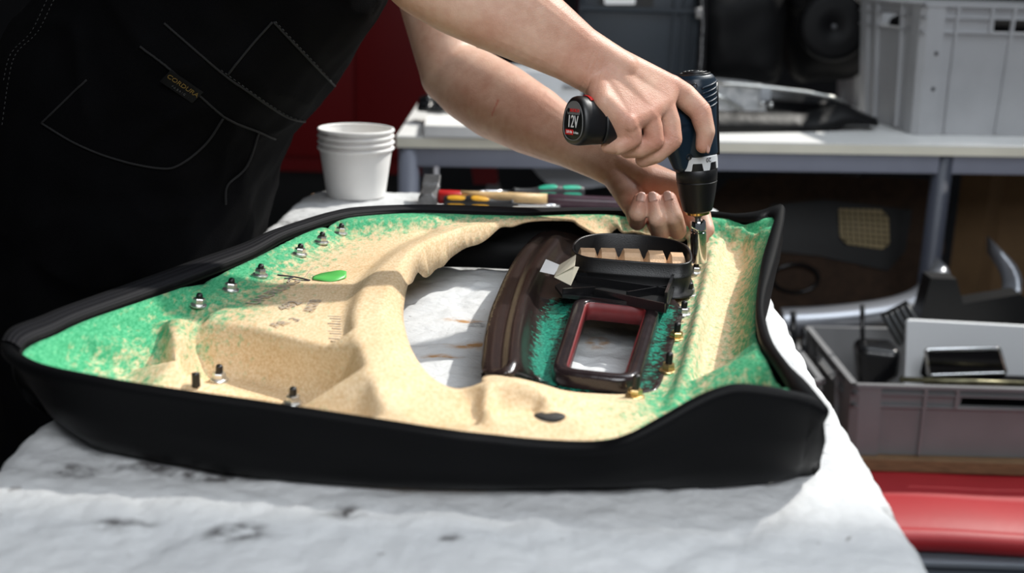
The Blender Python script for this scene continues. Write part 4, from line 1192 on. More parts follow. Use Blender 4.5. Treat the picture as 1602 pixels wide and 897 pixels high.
# the left edge runs straight back from the camera, so the top is a slight parallelogram
lb = dloc(dk(664, 146)); k_sl = lb.x / lb.y
bm = BM(); slab(bm, [(0, 0, DZ - .002), (DLEN, 0, DZ - .002), (DLEN + k_sl * DDEP, DDEP, DZ - .002), (k_sl * DDEP, DDEP, DZ - .002)], .004)
obj('desk_top', bm, M_['desk_white'], desk, local=True, smooth=False)
bm = BM(); slab(bm, [(0, 0, DZ - .0155), (DLEN, 0, DZ - .0155), (DLEN + k_sl * DDEP, DDEP, DZ - .0155), (k_sl * DDEP, DDEP, DZ - .0155)], .023)
obj('edge_band', bm, M_['desk_edge'], desk, local=True, smooth=False)
for y in (.025, DDEP - .03):
    bm = BM(); x0 = k_sl * y; box(bm, (x0 + DLEN / 2, y, DZ - .027 - .024), (DLEN - .09, .03, .048), bev=.003); obj('rail', bm, M_['desk_steel'], desk, local=True)
for y in (.028, DDEP - .04):
    for x in (.028, 1.37):
        bm = BM(); lathe(bm, [(0, 0), (.024, 0), (.0255, .01), (.0255, DZ - .03), (0, DZ - .03)], 24, Matrix.Translation((x + k_sl * y, y, 0))); obj('leg', bm, M_['desk_steel'] if x < 1 else M_['leg_shaded'], desk, local=True)

# ------------------------------------------------------------------ stacking crates
def crate(name, label, cat, loc, rotz, w_, d_, h_, m, group=None, taper=.03, handle=(.5, .62, .30), ribs=(.22, .78), side_handle=True, bands=(.74, .86), inner=True):
    """handle: (centre along the front, height of its bottom, width) as fractions"""
    c = thing(name, label, cat, loc, Matrix.Rotation(rotz, 3, 'Z'), group)
    bm = BM(); th = .004
    def P(x, y, z):      # x, y in 0..1, tapering downwards
        k = taper * (1 - z / h_)
        return Vector(((x - .5) * (w_ - 2 * k) + w_ / 2, (y - .5) * (d_ - 2 * k) + d_ / 2, z))
    def panel_(fn, L, has):
        def q(u0, u1, z0, z1): 
            A = [fn(u0, z0, 0), fn(u1, z0, 0), fn(u1, z1, 0), fn(u0, z1, 0)]; B = [fn(u0, z0, 1), fn(u1, z0, 1), fn(u1, z1, 1), fn(u0, z1, 1)]
            vs = [bm.verts.new(p) for p in A + B]
            for f in ((0, 1, 2, 3), (7, 6, 5, 4), (0, 4, 5, 1), (1, 5, 6, 2), (2, 6, 7, 3), (3, 7, 4, 0)): bm.faces.new([vs[i] for i in f])
        if has:
            a, b = handle[0] - has / 2, handle[0] + has / 2; z0, z1 = bands[0] * h_ + .004, bands[1] * h_ - .002
            q(0, a, 0, h_); q(b, 1, 0, h_); q(a, b, 0, z0); q(a, b, z1, h_)
        else: q(0, 1, 0, h_)
    ins = lambda v, k, ax_: v
    panel_(lambda u, z, k: P(u, 0, z) + Vector((0, th * k, 0)), w_, handle[2])
    panel_(lambda u, z, k: P(u, 1, z) - Vector((0, th * k, 0)), w_, 0)
    panel_(lambda u, z, k: P(0, u, z) + Vector((th * k, 0, 0)), d_, .34 if side_handle else 0)
    panel_(lambda u, z, k: P(1, u, z) - Vector((th * k, 0, 0)), d_, 0)
    obj('crate_wall', bm, m, c, local=True, smooth=False)
    bm = BM(); vs = [P(0, 0, .004), P(1, 0, .004), P(1, 1, .004), P(0, 1, .004)]; slab(bm, vs, .006); obj('crate_floor', bm, m, c, local=True, smooth=False)
    # bands that run round the box, and the top rim
    def ringbar(z, out, hh):
        bm = BM(); k = P(0, 0, z)
        x0, y0 = k.x - out, k.y - out; x1, y1 = w_ - k.x + out, d_ - k.y + out
        for c_, s_ in (((x0 + x1) / 2, y0 + out / 2, z), (x1 - x0, out, hh)), (((x0 + x1) / 2, y1 - out / 2, z), (x1 - x0, out, hh)), ((x0 + out / 2, (y0 + y1) / 2, z), (out, y1 - y0, hh)), ((x1 - out / 2, (y0 + y1) / 2, z), (out, y1 - y0, hh)):
            box(bm, c_, s_)
        return bm
    for b in bands: obj('band', ringbar(h_ * b, .008, .0035), m, c, local=True, smooth=False)
    obj('rim', ringbar(h_ - .003, .010, .007), m, c, local=True, smooth=False)
    # uprights
    def upr(x, z0, z1, wd=.007, out=.010, side=0):
        bm = BM()
        for z_, in ((0,),):
            if side == 0: A = [P(x, 0, z0), P(x, 0, z1)]; n = Vector((0, -out, 0)); t = Vector((wd / 2, 0, 0))
            else: A = [P(0, x, z0), P(0, x, z1)]; n = Vector((-out, 0, 0)); t = Vector((0, wd / 2, 0))
            ring_ = [A[0] - t, A[0] + t, A[0] + t + n, A[0] - t + n], [A[1] - t, A[1] + t, A[1] + t + n, A[1] - t + n]
            loft(bm, ring_); bmesh.ops.recalc_face_normals(bm, faces=bm.faces[:])
        obj('upright_rib', bm, m, c, local=True, smooth=False)
    for x in ribs: upr(x, h_ * .02, h_ * .995)
    for x in (handle[0] - handle[2] / 2 - .02, handle[0] + handle[2] / 2 + .02): upr(x, bands[0] * h_, h_ * .99)
    for x in (.3, .7): upr(x, h_ * .02, h_ * .99, side=1)
    # thick corner posts
    for x, y in ((0, 0), (1, 0), (0, 1), (1, 1)):
        bm = BM(); pr = []
        for z in (0, h_ - .004):
            p = P(x, y, z); sx, sy = (1 if x == 0 else -1), (1 if y == 0 else -1); L = .052; o_ = .008
            pr.append([p + Vector((-sx * o_ * .2 + sx * o_, -sy * o_, 0)), p + Vector((sx * L, -sy * o_, 0)), p + Vector((sx * L, 0, 0)), p + Vector((0, 0, 0)), p + Vector((0, sy * L, 0)), p + Vector((-sx * o_, sy * L, 0)), p + Vector((-sx * o_, sy * o_ * .8, 0))])
        loft(bm, pr); bmesh.ops.recalc_face_normals(bm, faces=bm.faces[:])
        obj('corner_post', bm, m, c, local=True, smooth=False)
    return c
yaw_d = math.atan2(du.y, du.x)
c0 = dk(1431, 213); H1 = zfor(c0, 6) - DZ
cr1 = crate('storage_crate', 'large pale grey plastic crate standing at the right on the white desk', 'crate', c0 + Vector((-.012, 0, .001)), yaw_d + R(1.5), .60, .40, H1, M_['crate_pale'], taper=.022, handle=(.50, .6, .36), ribs=(.145, .40), bands=(.79, .90))
bb = BM(); q = cr1.matrix_world
for k in range(14):
    a = q @ Vector((random.uniform(.10, .50), random.uniform(.09, .31), random.uniform(.20, H1 * .86))); b = q @ Vector((random.uniform(.10, .50), random.uniform(.09, .31), .07)); ball_hull(bb, [(a, .055), (b, .05)], 1)
ball_hull(bb, [(q @ Vector((x, y, z)), .03) for x in (.08, .52) for y in (.065, .33) for z in (.05, H1 * .80)], 1)
bb = fuse(bb, .012, 2)
tag(obj('dark_crate_filler', bb, M_['black_cloth']), 'added dark filler behind the hand holes of the large pale grey crate', 'filler')  # invented contents, added so the hand holes read dark
for zz_, xx in ((.63, .014), (.36, .014)):
    bm = BM(); Mr = Matrix.Translation((xx + .022 * (1 - zz_) + .022, -.0086 + .022 * (1 - zz_), H1 * zz_)) @ Matrix.Rotation(R(90), 4, 'X'); lathe(bm, [(0, 0), (.005, 0), (.005, .001), (0, .001)], 16, Mr)
    obj('peg_hole', bm, M_['black_plastic'], cr1, local=True)
c1 = dk(1336, 168)
crate('storage_crate', 'grey plastic crate half hidden behind the large crate on the desk', 'crate', c1 + Vector((0, 0, .001)), yaw_d, .40, .18, .17, M_['crate_pale'], taper=.012, handle=(.5, .6, .3))
# lower right: crate on a board on a red moulding on a grey box
p_c = on(1342, 600, .477)
C2 = Vector((p_c.x, 2.37, .313))
hC = zfor(C2, 600) - .313
crate('storage_crate', 'dark grey plastic crate of parts standing on the wooden board', 'crate', C2, 0.012, .60, .40, hC, M_['crate_grey'], taper=.010, handle=(.58, .6, .42), ribs=(.24, .9), bands=(.70, .87))
crate('storage_crate', 'grey plastic crate edge squeezed between the workbench and the parts crate', 'crate', Vector((C2.x - .44, 2.42, .313)), 0.012, .38, .40, zfor(Vector((C2.x - .05, 2.45, 0)), 588) - .313, M_['crate_grey'], taper=.010)
def slab_box(name, label, cat, c, s, m, bev=.003, group=None, seg=2):
    t = BM(); box(t, c, s, bev=bev, seg=seg); return tag(obj(name, t, m, smooth=True, angle=40), label, cat, group)
wb = BM(); vs = box(wb, (C2.x + .18, 2.635, .2985), (1.25, .56, .027), bev=.002)
tag(obj('wooden_board', wb, M_['wood'], smooth=False), 'rough brown wooden board lying under the dark grey crate', 'board')
# red moulding: long rounded bolster with a seam
bm = BM(); secs = []
zt = .282; yb = 2.36
fy = 2.13
prof = [(.46, -.066), (.0, -.066), (-.014, -.062), (-.024, -.052), (-.028, -.040), (-.024, -.028), (-.012, -.020), (-.004, -.0185), (.0, -.0195), (.004, -.0175), (.04, -.009), (.11, -.0045), (.115, -.0055), (.12, -.004), (.20, 0), (.46, 0)]
for x in np.linspace(.40, 1.55, 30):
    secs.append([Vector((x, fy + a + .010 * math.sin(x * 3), zt + b + .0015 * math.sin(x * 17))) for a, b in prof])
loft(bm, secs); bmesh.ops.recalc_face_normals(bm, faces=bm.faces[:])
tag(obj('red_bumper', bm, M_['red_soft'], smooth=True, angle=50), 'rounded red plastic car panel under the wooden board', 'car panel')
gb = thing('grey_box', 'low blue-grey box on the floor under the red car panel', 'box', (1.0, 2.40, 0))
bm = BM(); box(bm, (1.0, 2.40, .102), (1.25, .56, .204), bev=.004); obj('body', bm, mat('blue_grey_plastic', (.13, .15, .18), .5), gb)
bm = BM(); box(bm, (1.0, 2.395, .2080), (1.28, .60, .012), bev=.003); obj('lid', bm, mat('blue_grey_lid', (.17, .19, .22), .5), gb)

# contents of the lower crate ---------------------------------------------------------
CX, CY, CZ = C2.x, C2.y, C2.z + hC
# white board with rounded corners leaning inside, a black framed display in front of it
wbP = [on(1415, 593, 0)] 
def up_quad(pts, depth):   # points at one camera-ish depth, as world points on the plane y = depth
    out = []
    for px, py in pts:
        d = ray(px, py); out.append(CAM_POS + d * (depth / d.y))
    return out
def rounded(pts, r_, n=5):
    out = []
    for i in range(len(pts)):
        a, b, c = pts[i - 1], pts[i], pts[(i + 1) % len(pts)]
        p0 = b + (a - b).normalized() * r_; p1 = b + (c - b).normalized() * r_
        for k in range(n + 1):
            t = k / n; out.append(p0 * (1 - t) ** 2 + b * 2 * t * (1 - t) + p1 * t * t)
    return out
bm = BM(); q = up_quad([(1414, 608), (1418, 500), (1640, 512), (1640, 618)], 2.56); slab(bm, rounded(q, .012), .012)
tag(obj('white_board', bm, mat('matt_white_plastic', (.86, .88, .90), .5), smooth=True, angle=30), 'flat white plastic board standing in the dark grey crate behind the small display', 'board')
bm = BM(); box(bm, (q[0].x + .1, 2.553, q[0].z + .055), (.012, .004, .003)); 
bb = BM(); q = Vector((C2.x, C2.y, C2.z))
ball_hull(bb, [(q + Vector((x, y, z)), .02) for x in (.20, .55) for y in (.05, .12) for z in (.04, hC * .80)], 1)
for k in range(5): ball_hull(bb, [(q + Vector((random.uniform(.22, .52), .08, .08)), .03), (q + Vector((random.uniform(.22, .52), .10, hC * .78)), .022)], 1)
tag(obj('dark_hole_filler', fuse(bb, .006, 1), M_['black_cloth']), 'added dark filler behind the hand hole of the dark grey crate', 'foam')  # added only to blacken the hand hole
disp = thing('display_unit', 'small black display with a chrome frame leaning in the dark grey crate', 'display', up_quad([(1510, 592)], 2.47)[0])
o4 = up_quad([(1452, 587), (1447, 547), (1562, 544), (1573, 583)], 2.46)
bm = BM(); slab(bm, rounded(o4, .004), .006); obj('screen', bm, M_['screen'], disp, smooth=False)
bm = BM()
fr = rounded(o4, .006, 3); tube(bm, [p + Vector((0, -.004, 0)) for p in fr], .0042, 8, closed=True); obj('chrome_frame', bm, M_['chrome'], disp)
bm = BM(); o5 = up_quad([(1441, 592), (1449, 556), (1558, 550), (1572, 588)], 2.475); slab(bm, rounded(o5, .01), .024); obj('housing', bm, M_['black_gloss'], disp, smooth=True, angle=30)
# black rounded headrest / mirror housing
mh = BM(); c = up_quad([(1378, 565)], 2.56)[0]
ball_hull(mh, [(c + Vector((-.028, .02, .010)), .022), (c + Vector((.024, .0, .012)), .018), (c + Vector((.026, .01, -.028)), .020), (c + Vector((-.022, .01, -.060)), .022), (c + Vector((-.030, .05, .016)), .02), (c + Vector((.022, .05, .014)), .02)], 3)
mh = fuse(mh, .004, 2)
tag(obj('mirror_housing', mh, M_['black_gloss']), 'rounded black mirror housing lying in the dark grey crate, left of the white panel', 'mirror housing')
bm = BM(); a, b = up_quad([(1349, 478), (1350, 590)], 2.60); tube(bm, [b, a], .0055, 10); 
tag(obj('black_rod', bm, M_['black_gloss']), 'thin black rod standing upright behind the mirror housing', 'rod')
for px, y0, y1, lab in ((1241, 488, 560, 'short black peg nearest the blanket edge'), (1258, 515, 575, 'short black peg between the blanket edge and the dark grey crate')):
    bm = BM(); a, b = up_quad([(px, y0), (px + 1, y1 + 20)], 2.62); tube(bm, [b, a], .007, 10); tag(obj('black_peg', bm, M_['black_gloss']), lab, 'peg')
# strip lamp / chrome rail along the crate front rim
bm = BM(); a, b = up_quad([(1408, 594), (1640, 602)], 2.40); tube(bm, [a, b], .006, 8)
tag(obj('trim_bar', bm, mat('olive_metal', (.16, .15, .09), .35, .7, var=.5, vscale=60)), 'olive tarnished metal bar lying along the rim of the dark grey crate', 'bar')
# grey ribbed vent leaning
vt = thing('air_vent', 'dark grey louvred air vent lying between the silver bumper and the crate', 'vent', up_quad([(1405, 545)], 2.66)[0])
vq = up_quad([(1378, 494), (1420, 472), (1445, 512), (1404, 540)], 2.66)
bm = BM(); slab(bm, vq, .02); obj('vent_back', bm, M_['black_plastic'], vt, smooth=False)
for k in range(5):
    t = (k + .5) / 5; a = vq[0].lerp(vq[1], t); b = vq[3].lerp(vq[2], t); bm = BM(); tube(bm, [a + Vector((0, -.014, 0)), b + Vector((0, -.014, 0))], .004, 6)
    obj('louvre', bm, mat('louvre_grey', (.07, .075, .08), .35) if k == 0 else bpy.data.materials['louvre_grey'], vt)

# silver bumper arc under the desk ---------------------------------------------------
def arc_part(name, label, cat, top, bot, y0f, depth_, m, th=.05):
    bm = BM(); secs = []
    n = len(top)
    for i in range(n):
        yy = y0f(i / (n - 1)); a, b = up_quad([top[i]], yy)[0], up_quad([bot[i]], yy)[0]
        mid = a.lerp(b, .45) + Vector((0, -th * .55, 0))
        secs.append([a + Vector((0, th * .6, .0)), a, a.lerp(mid, .6) + Vector((0, -th * .1, .004)), mid, b.lerp(mid, .4) + Vector((0, -th * .05, 0)), b, b + Vector((0, th * .6, 0))])
    S2 = []
    for k in range(7):
        S2.append([Vector(v) for v in spline([tuple(s[k]) for s in secs], .03)])
    mlen = min(len(x) for x in S2)
    rr = [[S2[k][min(int(j * (len(S2[k]) - 1) / (mlen - 1)), len(S2[k]) - 1)] for k in range(7)] for j in range(mlen)]
    loft(bm, rr, True, True); bmesh.ops.recalc_face_normals(bm, faces=bm.faces[:])
    return tag(obj(name, bm, m, smooth=True, angle=60), label, cat)
arc_part('silver_bumper', 'long curved silver car bumper lying under the desk behind the crates', 'bumper',
         [(1225, 487), (1290, 484), (1350, 478), (1405, 468), (1440, 452), (1462, 425), (1472, 408)], [(1225, 535), (1290, 528), (1350, 522), (1410, 512), (1450, 495), (1478, 465), (1490, 438)],
         lambda t: 2.80 + .12 * t * t, 0, M_['silver_paint'])
arc_part('silver_trim', 'curved silver fender corner behind the desk leg at far right', 'car part',
         [(1548, 372), (1568, 392), (1590, 415), (1600, 440), (1597, 462)], [(1548, 398), (1558, 412), (1568, 430), (1572, 452), (1562, 475)], lambda t: 3.05 - .1 * t, 0, M_['silver_paint'], th=.03)
bm = BM(); q = up_quad([(1450, 430), (1490, 432), (1500, 470), (1590, 455), (1640, 500), (1640, 512), (1430, 505)], 2.75); slab(bm, q, .06)
tag(obj('black_tray', bm, M_['black_plastic'], smooth=False), 'black plastic tray wedged between the desk leg and the white panel', 'tray')
# leaning door card with grille
lp = thing('leaning_door_card', 'brown fibre door card with a speaker grille leaning in the dark under the desk', 'door panel', (on(1300, 480, 0).x, 3.45, .02))
def lean(px, py, d=0):
    y = 3.36; v = up_quad([(px, py)], y)[0]; return Vector((v.x, y + (v.z - .2) * .22 + d, v.z))
out_ = [(1110, 470), (1112, 330), (1150, 292), (1230, 284), (1380, 288), (1470, 292), (1490, 330), (1490, 400), (1462, 450), (1400, 480), (1280, 500), (1180, 500)]
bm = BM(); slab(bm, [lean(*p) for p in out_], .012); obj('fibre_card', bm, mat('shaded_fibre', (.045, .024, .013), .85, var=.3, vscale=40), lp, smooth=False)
bm = BM(); slab(bm, [lean(a, b, -.012) for a, b in ((1215, 330), (1300, 322), (1440, 338), (1425, 400), (1395, 430), (1290, 408), (1215, 400))], .012); obj('carrier', bm, M_['black_plastic'], lp, smooth=False)
gc = [lean(a, b, -.024) for a, b in ((1322, 334), (1390, 336), (1400, 348), (1399, 388), (1388, 396), (1330, 388), (1321, 376))]
bm = BM(); slab(bm, rounded(gc, .008, 3), .008); obj('speaker_grille', bm, mat('grille_tan', (.42, .33, .17), .5), lp, smooth=False)
ga, gb_, gc_, gd_ = lean(1320, 333, -.029), lean(1401, 337, -.029), lean(1400, 395, -.029), lean(1321, 388, -.029)
bm = BM()
for k in range(1, 9):
    t = k / 9; tube(bm, [ga.lerp(gb_, t), gd_.lerp(gc_, t)], .0018, 5)
for k in range(1, 7):
    t = k / 7; tube(bm, [ga.lerp(gd_, t), gb_.lerp(gc_, t)], .0018, 5)
obj('grille_bars', bm, M_['black_plastic'], lp)
cc = lean(1248, 440, -.02); bm = BM(); tube(bm, [cc + Vector((.066 * math.cos(a), 0, .042 * math.sin(a))) for a in np.linspace(0, 2 * math.pi, 41)[:-1]], .006, 8, closed=True); obj('speaker_ring', bm, M_['black_gloss'], lp)
# cardboard
cb_ = thing('cardboard_sheet', 'brown corrugated cardboard sheet standing behind the right desk leg', 'cardboard', (2.0, 3.55, 0))
bm = BM()
xs_ = up_quad([(1505, 300), (1540, 300), (1570, 300), (1640, 300)], 3.6)
prof_ = [(xs_[0].x, 3.62), (xs_[1].x, 3.56), (xs_[2].x, 3.60), (xs_[3].x, 3.55)]
lo = [bm.verts.new((x, y, .1)) for x, y in prof_]; hi = [bm.verts.new((x, y, .80)) for x, y in prof_]
for i in range(3): bm.faces.new((lo[i], lo[i + 1], hi[i + 1], hi[i]))
o = obj('sheet', bm, M_['cardboard'], cb_, smooth=False); s = o.modifiers.new('t', 'SOLIDIFY'); s.thickness = .006

# left below the desk ------------------------------------------------------------------
rs = thing('axle_stand', 'red topped stand with a grey foot under the left of the desk', 'stand', on(775, 300, .58))
bm = BM(); a = up_quad([(738, 258), (776, 258), (779, 284), (742, 284)], 3.3); slab(bm, a, .09); obj('red_top', bm, M_['red_soft'], rs, smooth=False)
bm = BM(); a = up_quad([(763, 284), (778, 284), (803, 345), (748, 345)], 3.3); slab(bm, a, .06); obj('grey_foot', bm, M_['crate_pale'], rs, smooth=False)
gp_ = up_quad([(828, 256), (1010, 256), (1000, 276), (960, 288), (920, 293), (880, 293), (856, 286), (842, 274)], 3.1)
bm = BM(); slab(bm, gp_, .03); tag(obj('grey_shell', bm, mat('pale_grey_plastic', (.60, .63, .68), .45), smooth=False), 'pale grey curved plastic shell hanging under the desk between the arms', 'shell')

# red cabinet and the dark plinth --------------------------------------------------------
cab = thing('tool_cabinet', 'tall dark red steel cabinet behind the person, beside the desk', 'cabinet', (-1.7, 6.0, 0))
CYF = 5.3
L_, Rr = up_quad([(300, 270)], CYF)[0], up_quad([(668, 270)], CYF)[0]
zb_ = zfor(Vector((up_quad([(555, 270)], CYF)[0].x, CYF, 0)), 272)
bm = BM(); box(bm, ((L_.x + Rr.x) / 2, CYF + .27, zb_ + .85), (Rr.x - L_.x, .5, 1.7)); obj('carcass', bm, M_['red_cab'], cab, smooth=False)
sm = up_quad([(555, 150)], CYF)[0].x
for a, b in ((L_.x + .004, sm - .003), (sm + .003, Rr.x - .004)):
    bm = BM(); box(bm, ((a + b) / 2, CYF + .008, zb_ + .88), (b - a, .016, 1.62), bev=.004); obj('door', bm, M_['red_cab'], cab)
bm = BM(); box(bm, ((L_.x + Rr.x) / 2, CYF + .30, zb_ / 2), (Rr.x - L_.x, .44, zb_)); obj('plinth', bm, M_['black_plastic'], cab, smooth=False)

# ------------------------------------------------------------------ on the desk
def on_desk(px, h): return None
nv = dk(998, 150); 
navy = thing('navy_crate', 'dark navy plastic crate with a white label at the back of the desk', 'crate', (nv.x, 3.62, DZ))
a = up_quad([(903, 140), (1086, 140)], 3.50)
W_ = a[1].x - a[0].x; nc = (a[0].x + a[1].x) / 2; zt_ = DZ + .33
bm = BM(); box(bm, (nc, 3.66, DZ + .165 + .001), (W_, .32, .33), bev=.008); obj('body', bm, M_['crate_navy'], navy)
for px in (906, 1052, 1068, 1084):
    x = up_quad([(px, 70)], 3.49)[0].x; bm = BM(); box(bm, (x, 3.495, DZ + .165), (.006, .014, .32)); obj('upright_rib', bm, M_['crate_navy'], navy, smooth=False)
zl = up_quad([(980, 14)], 3.49)[0].z
bm = BM(); box(bm, (nc, 3.492, zl), (W_ + .01, .018, .012)); obj('band', bm, M_['crate_navy'], navy, smooth=False)
lq = up_quad([(944, -14), (994, -14), (994, 7), (946, 7)], 3.482); bm = BM(); slab(bm, rounded(lq, .006, 3), .002); obj('label_card', bm, M_['tag_white'], navy, smooth=False)
lq = up_quad([(938, -18), (1022, -18), (1022, 11), (940, 11)], 3.486); bm = BM(); slab(bm, lq, .003); obj('label_holder', bm, M_['black_plastic'], navy, smooth=False)
# pale box with a slot behind the arms
pb = thing('parts_drawer', 'pale grey drawer box with a dark slot on the desk behind the arms', 'box', dk(860, 160))
a = up_quad([(760, 100), (912, 100)], 3.25)
bm = BM(); zt2 = up_quad([(850, 112)], 3.25)[0].z
box(bm, ((a[0].x + a[1].x) / 2, 3.36, (DZ + zt2) / 2), (a[1].x - a[0].x, .22, zt2 - DZ - .002), bev=.006); obj('body', bm, mat('pale_drawer', (.50, .52, .55), .4), pb)
s_ = up_quad([(880, 135), (912, 136), (912, 140), (880, 139)], 3.245); bm = BM(); slab(bm, s_, .006); obj('slot', bm, M_['grey_print'], pb, smooth=False)
# white flat box at left with black clips on it
wbx = dk(668, 214); 
bm = BM(); q = [dk(663, 208), dk(860, 214), dk(845, 188), dk(665, 182)]; cx_ = sum((p for p in q), Vector()) / 4
slab(bm, [p + Vector((0, 0, .014)) for p in (dk(664, 214), dk(860, 219), dk(852, 196), dk(668, 192))], .026)
tag(obj('white_box', bm, M_['paper_white'], smooth=False), 'flat white carton lying at the left end of the desk', 'carton')
bm = BM()
random.seed(4)
for k in range(34):
    px = random.uniform(657, 722); py = random.uniform(150, 190) + max(0, (px - 690)) * .25
    c = dk(px, 192) + Vector((0, random.uniform(-.02, .05), 0)); c.z = max(DZ + .035, zfor(c, min(py, 190)))
    ball_hull(bm, [(c, .014), (c + Vector((random.uniform(-.03, .03), random.uniform(-.03, .03), random.uniform(-.03, .0))), .011)], 1)
bm = fuse(bm, .005, 1)
for v in bm.verts:
    if v.co.z < DZ + .03: v.co.z = DZ + .03
tag(obj('black_clips', bm, M_['black_gloss']), 'heap of glossy black trim clips on the white carton behind the elbow', 'trim clips', kind='stuff')
# headlamp
hl = thing('headlamp', 'clear silver car headlamp lying on the desk right of the drill', 'headlamp', dk(1200, 178))
def HLp(px, py, y): return up_quad([(px, py)], y)[0]
bm = BM(); secs = []
for px, t_, b_, dd in ((1095, 122, 186, .16), (1130, 124, 183, .17), (1170, 128, 181, .17), (1205, 134, 179, .15), (1240, 139, 178, .12), (1290, 148, 176, .08), (1322, 160, 174, .05)):
    A_, B_ = HLp(px, t_, 3.32), HLp(px, b_, 3.32)
    secs.append([B_ + Vector((0, 0, 0)), A_.lerp(B_, .5) + Vector((0, -.012, 0)), A_ + Vector((0, .02, 0)), A_ + Vector((0, dd, -.01)), B_ + Vector((0, dd, 0))])
loft(bm, secs); bmesh.ops.recalc_face_normals(bm, faces=bm.faces[:]); 
obj('housing', bm, M_['black_gloss'], hl, smooth=True, angle=40)
bm = BM(); q = [HLp(*p, 3.312) for p in ((1096, 126), (1192, 132), (1196, 152), (1198, 174), (1150, 176), (1098, 178))]; slab(bm, q, .010); obj('reflector', bm, mat('silvered_reflector', (.75, .79, .82), .35, .5, var=.35, vscale=40, bump=.5, bscale=70), hl, smooth=False)
bm = BM(); tube(bm, [HLp(*p, 3.30) for p in ((1100, 140), (1130, 153), (1162, 173))], .007, 8); tube(bm, [HLp(*p, 3.30) for p in ((1096, 128), (1150, 132), (1200, 137), (1260, 144), (1300, 152), (1325, 162))], .0055, 8); obj('chrome_strip', bm, M_['zinc'], hl)
bm = BM(); c = HLp(1197, 148, 3.30); box(bm, c, (.030, .012, .034), bev=.003); obj('mounting_tab', bm, mat('grey_tab', (.4, .42, .45), .4), hl)
for px, py in ((1192, 162), (1206, 164)):
    bm = BM(); bmesh.ops.create_icosphere(bm, subdivisions=2, radius=.0075); 
    for v in bm.verts: v.co += HLp(px, py, 3.296)
    obj('bulb_cap', bm, M_['chrome'], hl)
# folded black cover in front of it
bm = BM(); secs = []
for px, t_, b_ in ((1088, 173, 206), (1130, 176, 207), (1180, 177, 208), (1230, 178, 208), (1262, 180, 206), (1290, 172, 203), (1320, 165, 196), (1342, 172, 190), (1372, 186, 198)):
    y = 3.12 + .16 * (px - 1088) / 284; A_, B_ = HLp(px, t_, y), HLp(px, b_, y - .03)
    B_.z = max(B_.z, DZ + .001)
    secs.append([B_ + Vector((0, -.01, 0)), A_.lerp(B_, .55) + Vector((0, -.012 + .006 * math.sin(px * .2), 0)), A_ + Vector((0, .0, .004 * math.sin(px * .13))), A_ + Vector((0, .05, 0)), Vector((A_.x, A_.y + .07, DZ + .002))])
sm_ = [[Vector(v) for v in spline([tuple(s[k]) for s in secs], .012)] for k in range(5)]
ml = min(len(x) for x in sm_); rr = [[sm_[k][int(j * (len(sm_[k]) - 1) / (ml - 1))] + Vector((0, 0, .003 * noise.noise(Vector((j * .5, k * 2, 0))))) for k in range(5)] for j in range(ml)]
loft(bm, rr); bmesh.ops.recalc_face_normals(bm, faces=bm.faces[:])
for v in bm.verts: v.co.z = max(v.co.z, DZ + .0015)
tag(obj('folded_cover', bm, mat('black_foil', (.003, .003, .0035), .5, bump=.5, bscale=40, bdist=.004, spec=.25)), 'folded black plastic cover lying on the desk in front of the headlamp', 'cover')
# dark upholstery and trims heaped at the back of the desk
def lump(name, label, cat, balls, m, vox=.012, sm=3):
    bm = BM()
    for grp in balls: ball_hull(bm, grp, 2)
    bm = fuse(bm, vox, sm)
    for v in bm.verts: v.co += Vector((1, 1, 1)) * .004 * noise.noise(v.co * 14)
    return tag(obj(name, bm, m), label, cat)
def bl(px, py, y, r_): return (up_quad([(px, py)], y)[0], r_)
M_['seat'] = mat('black_seat_vinyl', (.003, .003, .0035), .5, bump=.3, bscale=300, spec=.15)
lump('car_seat', 'black car seat back standing behind the headlamp, left of the other seat parts', 'car seat', [[bl(1120, 20, 3.72, .07), bl(1125, 100, 3.70, .06), bl(1190, 10, 3.75, .08), bl(1195, 105, 3.70, .06)]], M_['seat'])
lump('car_seat_cushion', 'bulging black car seat cushion standing behind the headlamp', 'car seat', [[bl(1255, 10, 3.82, .08), bl(1262, 95, 3.80, .07), bl(1320, 5, 3.80, .10), bl(1325, 90, 3.78, .07)], [bl(1250, 0, 3.74, .04), bl(1270, -20, 3.74, .05), bl(1350, -18, 3.66, .05)]], M_['seat'])
cw = thing('wheel_cover', 'round black cover with a small bright hub at the front of the seat parts', 'cover', dk(1305, 150))
c = up_quad([(1304, 42)], 3.58)[0]; bm = BM(); Mw = Matrix.Translation(c) @ Matrix.Rotation(R(82), 4, 'X')
lathe(bm, [(0, .004), (.012, .004), (.02, .012), (.06, .016), (.075, .012), (.095, .014), (.10, .004), (.098, -.02), (0, -.02)], 48, Mw); obj('dish', bm, M_['seat'], cw)
bm = BM(); lathe(bm, [(0, .012), (.007, .010), (.009, .004), (.009, 0)], 20, Mw); obj('hub', bm, mat('dull_metal', (.15, .15, .16), .35, .7), cw)
hose = lump('black_hose', 'black ribbed hose hanging at the back of the desk beside the navy crate', 'hose', [[bl(1097, -10, 3.46, .016), bl(1099, 50, 3.44, .014)], [bl(1099, 50, 3.44, .014), bl(1092, 150, 3.40, .013)]], M_['black_gloss'], .005, 1)
bm = BM(); tube(bm, [up_quad([(1092, 12)], 3.44)[0], up_quad([(1094, 28)], 3.44)[0]], .009, 10); obj('white_plug', bm, mat('dull_white_plug', (.25, .24, .24), .4), hose)

# ------------------------------------------------------------------ the person
from mathutils.bvhtree import BVHTree
def dg(px):                       # depth of the drill's grip axis along the picture
    return dj + (px - 1088) / (897 - 1088) * (-.095)
P_ = lambda x, y, d: pt(x, y, d)
skin = BM()
def limb(a, ra, b, rb, bm=skin): ball_hull(bm, [(a, ra), (b, rb)], 3)
